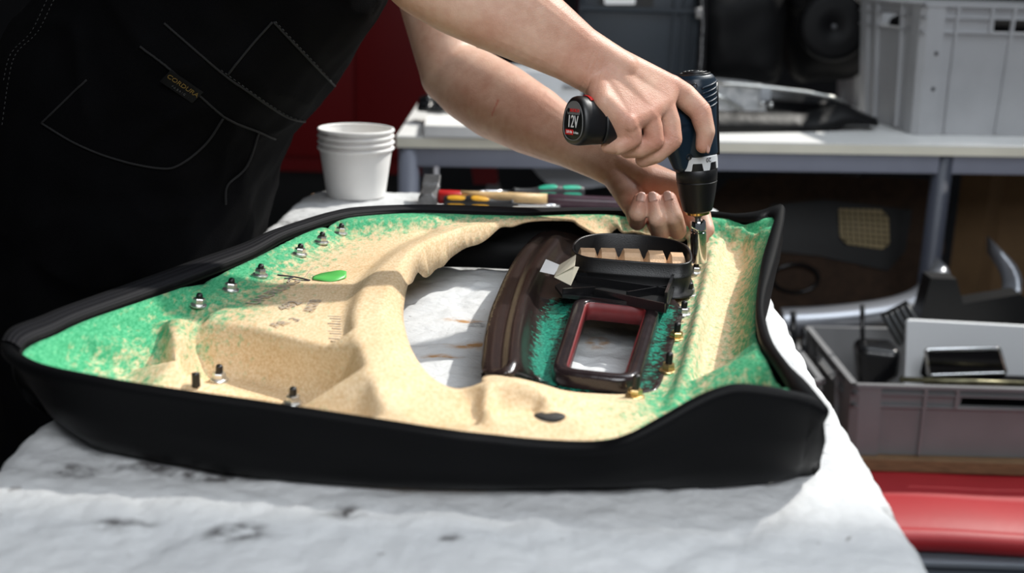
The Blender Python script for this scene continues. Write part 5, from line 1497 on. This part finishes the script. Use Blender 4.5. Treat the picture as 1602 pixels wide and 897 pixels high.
# right (near) arm ------------------------------------------------
wd = dg(955) - .004
W1 = P_(944, 111, wd); E1 = P_(652, -66, wd - .035); S1 = P_(405, -335, wd + .10)
fa = (E1 - W1); perp = (P_(913, 140, wd) - P_(977, 81, wd)).normalized(); fwd = fa.normalized().cross(perp)
def armsec(t, off, r_, spread, A=W1, B=E1, pp=perp):
    c = A.lerp(B, t) + pp * off; return [(c + pp * spread, r_), (c - pp * spread, r_)]
secs = [armsec(-.06, .000, .0190, .013), armsec(.05, .000, .0200, .0125), armsec(.16, .0, .0225, .011), armsec(.34, -.001, .0290, .012), armsec(.55, -.001, .0370, .013), armsec(.74, .0, .0415, .014), armsec(.92, .002, .0420, .012), armsec(1.04, .002, .040, .006)]
for a, b in zip(secs[:-1], secs[1:]): ball_hull(skin, a + b, 3)
ball_hull(skin, [(W1.lerp(E1, .10) - perp * .020 - fwd * .002, .0095), (W1.lerp(E1, .02) - perp * .019, .008)], 2)
for a, ra, b, rb in ((E1, .041, E1.lerp(S1, .35), .047), (E1.lerp(S1, .35), .047, E1.lerp(S1, .75), .052), (E1.lerp(S1, .75), .052, S1, .060)): limb(a, ra, b, rb)
J = []     # joints for the red flush
# right hand
MC = [(P_(1049, 136, dg(1050) - .026), .0135), (P_(1037, 160, dg(1040) - .032), .0135), (P_(1014, 177, dg(1015) - .036), .0130), (P_(984, 190, dg(985) - .036), .0125)]
wr = [(W1 - perp * .014, .018), (W1 - perp * .004, .020), (W1 + perp * .005, .020), (W1 + perp * .014, .018)]
for i in range(3): ball_hull(skin, [wr[i], wr[i + 1], MC[i], MC[i + 1]], 3)
far = (P_(1040, 130, 1.0) - CAM_POS).normalized()
# palm filling towards the grip
ball_hull(skin, [(W1 - perp * .008 + _fw * .006, .018), (MC[0][0] + _fw * .012, .0125), (MC[1][0] + _fw * .010, .012), (W1 + perp * .006 + _fw * .004, .017), (P_(975, 150, dg(980) - .018), .014)], 3)
ball_hull(skin, [(W1 + perp * .010, .018), (P_(944, 160, dg(950) - .022), .014), (MC[3][0] + Vector((-.004, 0, .0)), .013), (P_(975, 203, dg(980) - .028), .0115)], 3)
F1 = [
    [(MC[0][0], .0140), (P_(1070, 150, dj - .037), .0142), (P_(1095, 174, dj - .036), .0128), (P_(1104, 206, dj - .034), .0108), (P_(1100, 228, dj - .031), .0088)],
    [(MC[1][0], .0125), (P_(1048, 190, dg(1048) - .034), .0116), (P_(1051, 219, dg(1050) - .034), .0118), (P_(1027, 241, dg(1026) - .020), .0106), (P_(1006, 250, dg(1005) - .002), .0090)],
    [(MC[2][0], .0120), (P_(1021, 200, dg(1020) - .036), .0112), (P_(1023, 220, dg(1022) - .034), .0112), (P_(1001, 233, dg(1000) - .020), .0102), (P_(981, 236, dg(980) - .002), .0086)],
    [(MC[3][0], .0115), (P_(989, 205, dg(988) - .035), .0105), (P_(990, 217, dg(990) - .032), .0104), (P_(968, 229, dg(968) - .020), .0096), (P_(951, 229, dg(950) - .004), .0080)],
]
T1 = [(W1 - perp * .012 + _fw * .012, .017), (P_(1000, 122, dg(1000) + .010), .0155), (P_(1040, 150, dg(1040) + .026), .0130), (P_(1066, 178, dj + .030), .0110), (P_(1076, 200, dj + .032), .0090)]
# left (far) arm ---------------------------------------------------
dT = d_tip
W2 = P_(966, 262, dT + .10); E2 = P_(706, 118, dT + .27); S2 = P_(618, -235, dT + .36)
pp2 = (P_(760, 215, dT + .2) - P_(832, 112, dT + .2)).normalized()
secs = [armsec(-.05, .0, .0165, .010, W2, E2, pp2), armsec(.08, .0, .0185, .010, W2, E2, pp2), armsec(.25, .0, .0245, .010, W2, E2, pp2), armsec(.48, .0, .0350, .012, W2, E2, pp2), armsec(.70, .0, .0420, .012, W2, E2, pp2), armsec(.88, -.002, .0430, .009, W2, E2, pp2), armsec(1.0, -.003, .040, .004, W2, E2, pp2)]
for a, b in zip(secs[:-1], secs[1:]): ball_hull(skin, a + b, 3)
ball_hull(skin, [(E2 + (E2 - W2).normalized() * .012 + pp2 * .010, .030), (E2, .036)], 3)
for a, ra, b, rb in ((E2, .043, E2.lerp(S2, .35), .049), (E2.lerp(S2, .35), .049, E2.lerp(S2, .75), .052), (E2.lerp(S2, .75), .052, S2, .060)): limb(a, ra, b, rb)
MC2 = [(P_(992, 324, dT + .074), .0135), (P_(1016, 322, dT + .074), .0140), (P_(1040, 317, dT + .076), .0140), (P_(1062, 306, dT + .078), .0135)]
w2 = [(W2 + pp2 * .010, .0165), (W2 + pp2 * .003, .018), (W2 - pp2 * .004, .018), (W2 - pp2 * .011, .0165)]
for i in range(3): ball_hull(skin, [w2[i], w2[i + 1], MC2[i], MC2[i + 1]], 3)
ball_hull(skin, [(W2 + pp2 * .006 + _fw * .006, .019), (P_(986, 306, dT + .070), .0185), (MC2[0][0], .0145)], 3)          # heel of the palm
ball_hull(skin, [(W2 - pp2 * .006, .018), (P_(1018, 282, dT + .066), .0185), (P_(1052, 288, dT + .062), .0150)], 3)    # ball of the thumb
F2 = [
    [MC2[0], (P_(997, 347, dT + .044), .0108), (P_(997, 334, dT + .018), .0112), (P_(1002, 314, dT + .022), .0098)],
    [MC2[1], (P_(1033, 365, dT + .042), .0112), (P_(1029, 343, dT + .014), .0114), (P_(1022, 313, dT + .020), .0098)],
    [MC2[2], (P_(1060, 361, dT + .042), .0112), (P_(1054, 340, dT + .014), .0114), (P_(1046, 312, dT + .020), .0098)],
    [MC2[3], (P_(1080, 330, dT + .056), .0114), (P_(1090, 352, dT + .046), .0106), (P_(1098, 372, dT + .032), .0092)],
]
T2 = [(P_(1045, 288, dT + .066), .0165), (P_(1076, 305, dT + .062), .0140), (P_(1096, 332, dT + .050), .0115), (P_(1106, 360, dT + .034), .0095)]
for f in F1 + F2 + [T1, T2]:
    for (a, ra), (b, rb) in zip(f[:-1], f[1:]): limb(a, ra, b, rb)
for f in F1: J += [(f[0][0], .017, .5), (f[2][0], .014, .6), (f[-1][0], .012, .5)]
for f in F2: J += [(f[1][0], .015, .55), (f[-1][0], .013, .6)]
# tendons and knuckle rises on the back of the right hand
for k, i in enumerate(range(4)):
    m_ = MC[i][0]; n_c = (CAM_POS - m_).normalized()
    ball_hull(skin, [(m_ + n_c * .0055, .0095), (m_ + n_c * .004 + (m_ - W1).normalized() * .004, .009)], 2)
    tube(skin, [m_ + n_c * .0085, m_.lerp(W1, .35) + n_c * .0140, m_.lerp(W1, .75) + n_c * .0165], [.0036, .0030, .0022], 8)
hand = fuse(skin, .00155, 5, .55)
arm_v = [v for v in hand.verts if (v.co - W1).dot((E1 - W1).normalized()) > .015 and (v.co - W2).dot((E2 - W2).normalized()) > .015]
for _ in range(40): bmesh.ops.smooth_vert(hand, verts=arm_v, factor=.7, use_axis_x=True, use_axis_y=True, use_axis_z=True)
lay = hand.verts.layers.float.new('redness')
jl = [(Vector(c), r_, w_) for c, r_, w_ in J]
lo_ = Vector((.02, 1.0, .9))
for v in hand.verts:
    if v.co.x > .08:
        s = 0
        for c, r_, w_ in jl:
            d = (v.co - c).length
            if d < r_ * 1.6: s = max(s, w_ * max(0, 1 - d / (r_ * 1.6)) ** .7)
        v[lay] = s
sb = BVHTree.FromBMesh(hand)
sc_ = [sb.ray_cast(CAM_POS, ray(x, y).normalized())[0] for x, y in ((779, 157), (776, 165), (772, 174), (770, 180))]
for v in hand.verts:
    for a_, b_ in zip(sc_[:-1], sc_[1:]):
        if a_ is None or b_ is None: continue
        t = max(0, min(1, (v.co - a_).dot(b_ - a_) / (b_ - a_).length_squared))
        if (v.co - a_.lerp(b_, t)).length < .0012: v[lay] = .85
# creases: narrow grooves across finger joints and wrist
def groove(bm, c, n, half, depth, rad):
    for v in bm.verts:
        q = v.co - c
        if q.length < rad:
            d = abs(q.dot(n))
            if d < half: v.co -= v.normal * depth * (1 - d / half) * (1 - q.length / rad)
hand.normal_update()
for f in F1:
    for i in (2,):
        n = (f[i + 1][0] - f[i - 1][0]).normalized()
        for o_ in (-.0028, 0, .0028): groove(hand, f[i][0] + n * o_, n, .0009, .0012, .022)
for f in F2:
    n = (f[2][0] - f[1][0]).normalized()
    for o_ in (.001,): groove(hand, f[1][0].lerp(f[2][0], .8) + n * o_, n, .0010, .0010, .016)
for o_, s_ in ((.004, .0016), (.010, .0012), (-.004, .0010)):
    n = (E1 - W1).normalized(); groove(hand, W1 + n * o_ + perp * .02, (n + perp * .25).normalized(), .0011, s_, .045)

# rest of the body under the clothes --------------------------------
SC_ = (S1 + S2) / 2
hipc = Vector((-.545, 1.66, .97))
body = BM()
yv = (S2 - S1); yv.z = 0; yv.normalize()
def B2(c, w_, r_): return [(c + yv * w_, r_), (c - yv * w_, r_)]
chest = SC_ + Vector((-.02, 0, -.10))
ball_hull(body, B2(hipc, .09, .10) + B2(hipc + Vector((.10, 0, .14)), .07, .10))
ball_hull(body, B2(hipc + Vector((.10, 0, .14)), .07, .10) + B2(chest, .10, .10))
ball_hull(body, B2(chest, .10, .10) + [(S1, .058), (S2, .058)])
neck0 = SC_ + Vector((.02, 0, .02)); head = SC_ + Vector((.16, -.03, .17))
ball_hull(body, [(neck0, .065), (head + Vector((-.05, 0, -.07)), .056)])
gaze = (Vector((.2, 1.3, 1.0)) - head).normalized(); side = gaze.cross(Vector((0, 0, 1))).normalized(); crown = side.cross(gaze)
H_ = lambda f, s, u: head + gaze * f + side * s + crown * u
ball_hull(body, [(H_(-.03, 0, .03), .085), (H_(.02, 0, .04), .078), (H_(.045, 0, -.02), .058), (H_(.05, 0, -.075), .030), (H_(-.02, 0, -.03), .07)], 3)
ball_hull(body, [(H_(.095, 0, .012), .011), (H_(.118, 0, -.026), .013)], 2)
for s in (-1, 1):
    ball_hull(body, [(H_(-.005, s * .078, .015), .018), (H_(-.010, s * .082, -.018), .012)], 2)
    ball_hull(body, [(H_(.083, s * .018, .030), .012), (H_(.078, s * .042, .028), .012)], 2)
    ball_hull(body, [(H_(.066, s * .045, -.012), .022), (H_(.06, s * .04, -.02), .022)], 2)
ball_hull(body, [(H_(.092, -.018, -.052), .009), (H_(.098, 0, -.050), .010), (H_(.092, .018, -.052), .009)], 2)
legs = []
for s, ky in ((-1, -.02), (1, .03)):
    hj = hipc + yv * s * .095 + Vector((0, 0, -.04)); kn = hj + Vector((-.03 + ky, 0, -.44)); an = kn + Vector((-.06, 0, -.41)); an.z = .095
    legs.append((hj, kn, an))
    for a, ra, b, rb in ((hj, .085, kn, .058), (kn, .056, kn.lerp(an, .35), .056), (kn.lerp(an, .35), .056, an, .036)): ball_hull(body, [(a, ra), (b, rb)])
    ball_hull(body, [(an, .036), (an + Vector((.14, 0, -.055)), .026), (an + Vector((-.03, 0, -.06)), .026)])
body = fuse(body, .008, 3)
mp = {}
for v in body.verts: mp[v] = hand.verts.new(v.co)
for f in body.faces: hand.faces.new([mp[v] for v in f.verts])
body.free()
person = obj('person', hand, M_['skin'])
tag(person, 'person in black work overalls leaning over the bench, holding a cordless drill', 'person')
# fingernails
def nail(tip, along, out, L=.0055, W=.0045):
    x = along.normalized(); z = (out - x * out.dot(x)).normalized(); y = z.cross(x); bm = BM(); rows = []
    for i in range(7):
        u = -1 + i / 3; ww = W * math.sqrt(max(.05, 1 - max(0, u - .2) ** 2 * 1.2))
        rows.append([bm.verts.new(tip + x * u * L + y * k / 3 * ww + z * (-.0012 * (k / 3) ** 2)) for k in range(-3, 4)])
    for a, b in zip(rows[:-1], rows[1:]):
        for k in range(6): bm.faces.new((a[k], b[k], b[k + 1], a[k + 1]))
    bmesh.ops.recalc_face_normals(bm, faces=bm.faces[:])
    o = obj('fingernail', bm, mat('fingernail', (.62, .36, .29), .3), person); s = o.modifiers.new('t', 'SOLIDIFY'); s.thickness = .0006; s.offset = 0
tb = F1[0][4][0]; nail(tb + Vector((.0066, -.0048, -.0022)), F1[0][4][0] - F1[0][3][0], Vector((.85, -.5, 0)))

for f in F2[:3]:
    tp = f[3][0]; al = (f[3][0] - f[2][0]).normalized(); oc = (CAM_POS - tp).normalized()
    nail(tp + (oc - al * oc.dot(al)).normalized() * (f[3][1] + .0002) + al * .0015, al, oc, .0060, .0052)
# clothes ----------------------------------------------------------------
cl = BM()
def BB(x, y0, z, w_, r_): return [(Vector((x, y0 - w_, z)), r_), (Vector((x, y0 + w_, z)), r_)]
rings_ = [BB(-.570, 1.68, .90, .08, .145), BB(-.535, 1.68, .98, .07, .185), BB(-.515, 1.66, 1.06, .06, .180), BB(-.462, 1.64, 1.14, .06, .170), BB(-.392, 1.61, 1.23, .06, .172), BB(-.32, 1.59, 1.31, .07, .16), BB(-.285, 1.57, 1.38, .08, .14)]
for a, b in zip(rings_[:-1], rings_[1:]): ball_hull(cl, a + b, 3)
# bib standing a little off the belly towards the arms
ball_hull(cl, [(Vector((-.190, 1.50, 1.255)), .022), (Vector((-.190, 1.64, 1.255)), .022), (Vector((-.30, 1.50, 1.17)), .025), (Vector((-.30, 1.64, 1.17)), .025), (Vector((-.36, 1.6, 1.25)), .1)], 2)
for hj, kn, an in legs:
    ball_hull(cl, [(hj + Vector((-.02, 0, .02)), .125), (hj.lerp(kn, .5), .105)]); ball_hull(cl, [(hj.lerp(kn, .5), .105), (kn, .088)]); ball_hull(cl, [(kn, .085), (an + Vector((0, 0, .05)), .075)])
cl = fuse(cl, .0065, 6)
for it in range(1):
    cl.normal_update()
    for v in cl.verts:
        p = v.co; q = Vector((p.x * 5 + p.z * 3, p.y * 4, p.z * 5 - p.x * 4))
        a = noise.noise(q * 1.3); b = noise.noise(q * 3.1 + Vector((3, 1, 2))); c = 1 - abs(noise.noise(q * 2.0 + Vector((7, 0, 0)))) * 2
        v.co = p + v.normal * (.008 * a + .004 * b + .005 * c * c)
over = obj('overalls', cl, M_['black_cloth'], person)
over['label'] = 'black work overalls with a bib pocket'
bvh = BVHTree.FromObject(over, bpy.context.evaluated_depsgraph_get())
def on_cloth(px, py, lift=.0012):
    d = ray(px, py).normalized(); h = bvh.ray_cast(CAM_POS, d)
    if h[0] is None: return None
    return h[0] + h[1] * lift
def seam(pts, rad=.0011, dash=None, name='seam', m='thread'):
    P = [on_cloth(s[0], s[1]) for s in spline([(a, b, 0) for a, b in pts], 4.0)]
    P = [p for p in P if p is not None]
    if len(P) < 3: return
    bm = BM()
    if dash:
        i = 0
        while i + 1 < len(P): tube(bm, P[i:i + 2], rad, 5); i += 2
    else: tube(bm, P, rad, 6)
    obj(name, bm, M_[m], over)
M_['welt'] = mat('black_welt', (.0045, .0045, .005), .9)
for pts in ([(428, 34), (458, 66), (494, 104), (526, 137)], [(257, 36), (345, 112), (386, 141), (426, 169), (454, 185), (480, 191)], [(219, 72), (281, 120), (349, 181), (402, 205), (430, 217)],
            [(349, 185), (321, 225), (281, 257), (249, 263), (181, 249), (120, 225), (66, 193)], [(66, 193), (136, 125)], [(357, 116), (392, 72), (426, 34)], [(405, 205), (385, 260), (355, 290), (352, 320)]):
    seam(pts, .0014, None, 'seam_welt', 'welt')
for pts in ([(431, 33), (461, 65), (497, 103), (525, 134)], [(346, 109), (388, 139), (428, 167), (456, 183), (480, 189)]):
    seam(pts, .0004, True, 'stitching')
for pts in ([(86, 0), (60, 50), (26, 85), (14, 130), (4, 200)], [(75, 0), (50, 50), (18, 85), (6, 130)]):
    seam(pts, .0004, True, 'stitching')
c = on_cloth(284, 135, .002); c2 = on_cloth(300, 146, .002); c3 = on_cloth(290, 124, .002)
if c and c2 and c3:
    x = (c2 - c).normalized(); y = (c3 - c); y = (y - x * y.dot(x)).normalized()
    bm = BM(); slab(bm, [c - x * .022 - y * .010, c + x * .022 - y * .010, c + x * .022 + y * .012, c - x * .022 + y * .012], .001); obj('brand_label', bm, M_['black_plastic'], over, smooth=False)
    zz = x.cross(y)
    if zz.dot(CAM_POS - c) < 0: zz = -zz
    MM = Matrix(((x.x, y.x, zz.x, 0), (x.y, y.y, zz.y, 0), (x.z, y.z, zz.z, 0), (0, 0, 0, 1)))
    text('label_print', 'CORDURA', Matrix.Translation(c + zz * .0016 + y * .004) @ MM, .0085, mat('amber_thread', (.16, .10, .02), .8), over)
    text('label_print', 'F A B R I C', Matrix.Translation(c + zz * .0016 - y * .005) @ MM, .004, M_['thread'], over)
# T-shirt: shoulders and loose sleeves
sh = BM()
ball_hull(sh, [(chest + yv * .12, .135), (chest - yv * .12, .135), (S1, .085), (S2, .085)], 3)
for S_, E_, t_ in ((S1, E1, .70), (S2, E2, .50)):
    ball_hull(sh, [(S_, .085), (S_.lerp(E_, t_ * .6), .074)], 3)
    ball_hull(sh, [(S_.lerp(E_, t_ * .6), .074), (S_.lerp(E_, t_), .066)], 3)
sh = fuse(sh, .006, 4)
# cut the sleeve ends flat
for S_, E_, t_ in ((S1, E1, .80), (S2, E2, .60)):
    n = (E_ - S_).normalized(); p0 = S_.lerp(E_, t_)
    near = [v for v in sh.verts if (v.co - p0).length < .25]
    geom = near + [e for e in sh.edges if e.verts[0] in set(near) and e.verts[1] in set(near)] + [f for f in sh.faces if all(v in set(near) for v in f.verts)]
    bmesh.ops.bisect_plane(sh, geom=geom, plane_co=p0, plane_no=n, clear_outer=True)
sh.normal_update()
for v in sh.verts: v.co += v.normal * (.006 * noise.noise(v.co * 14) + .003 * noise.noise(v.co * 34))
o = obj('t_shirt', sh, M_['tee'], person); s = o.modifiers.new('t', 'SOLIDIFY'); s.thickness = .003; s.offset = 1
for S_, E_, t_, r_ in ((S1, E1, .79, .068),):
    bm = BM(); n = (E_ - S_).normalized(); a = n.orthogonal().normalized(); b = n.cross(a); p0 = S_.lerp(E_, t_)
    tube(bm, [p0 + (a * math.cos(k) + b * math.sin(k)) * (r_ + .002 * math.sin(k * 5)) for k in np.linspace(0, 2 * math.pi, 49)[:-1]], .006, 8, closed=True)
    obj('sleeve_hem', bm, M_['tee'], person)
# hair, boots
hr = BM(); ball_hull(hr, [(H_(-.045, 0, .045), .088), (H_(.005, 0, .065), .078), (H_(-.05, 0, .0), .078)], 3)
hr = fuse(hr, .006, 2)
for v in hr.verts: v.co += Vector((0, 0, 1)) * .004 * noise.noise(v.co * 60)
obj('hair', hr, mat('brown_hair', (.05, .03, .018), .7, var=.4, vscale=120, bump=.8, bscale=300), person)
for hj, kn, an in legs:
    bt = BM(); ball_hull(bt, [(an + Vector((0, 0, .06)), .055), (an + Vector((-.015, 0, -.045)), .046)], 3); ball_hull(bt, [(an + Vector((-.015, 0, -.048)), .046), (an + Vector((.16, 0, -.052)), .042), (an + Vector((.03, 0, -.02)), .05)], 3)
    bt = fuse(bt, .006, 3)
    for v in bt.verts: v.co.z = max(v.co.z, .002)
    obj('boot', bt, M_['black_rubber'], person)
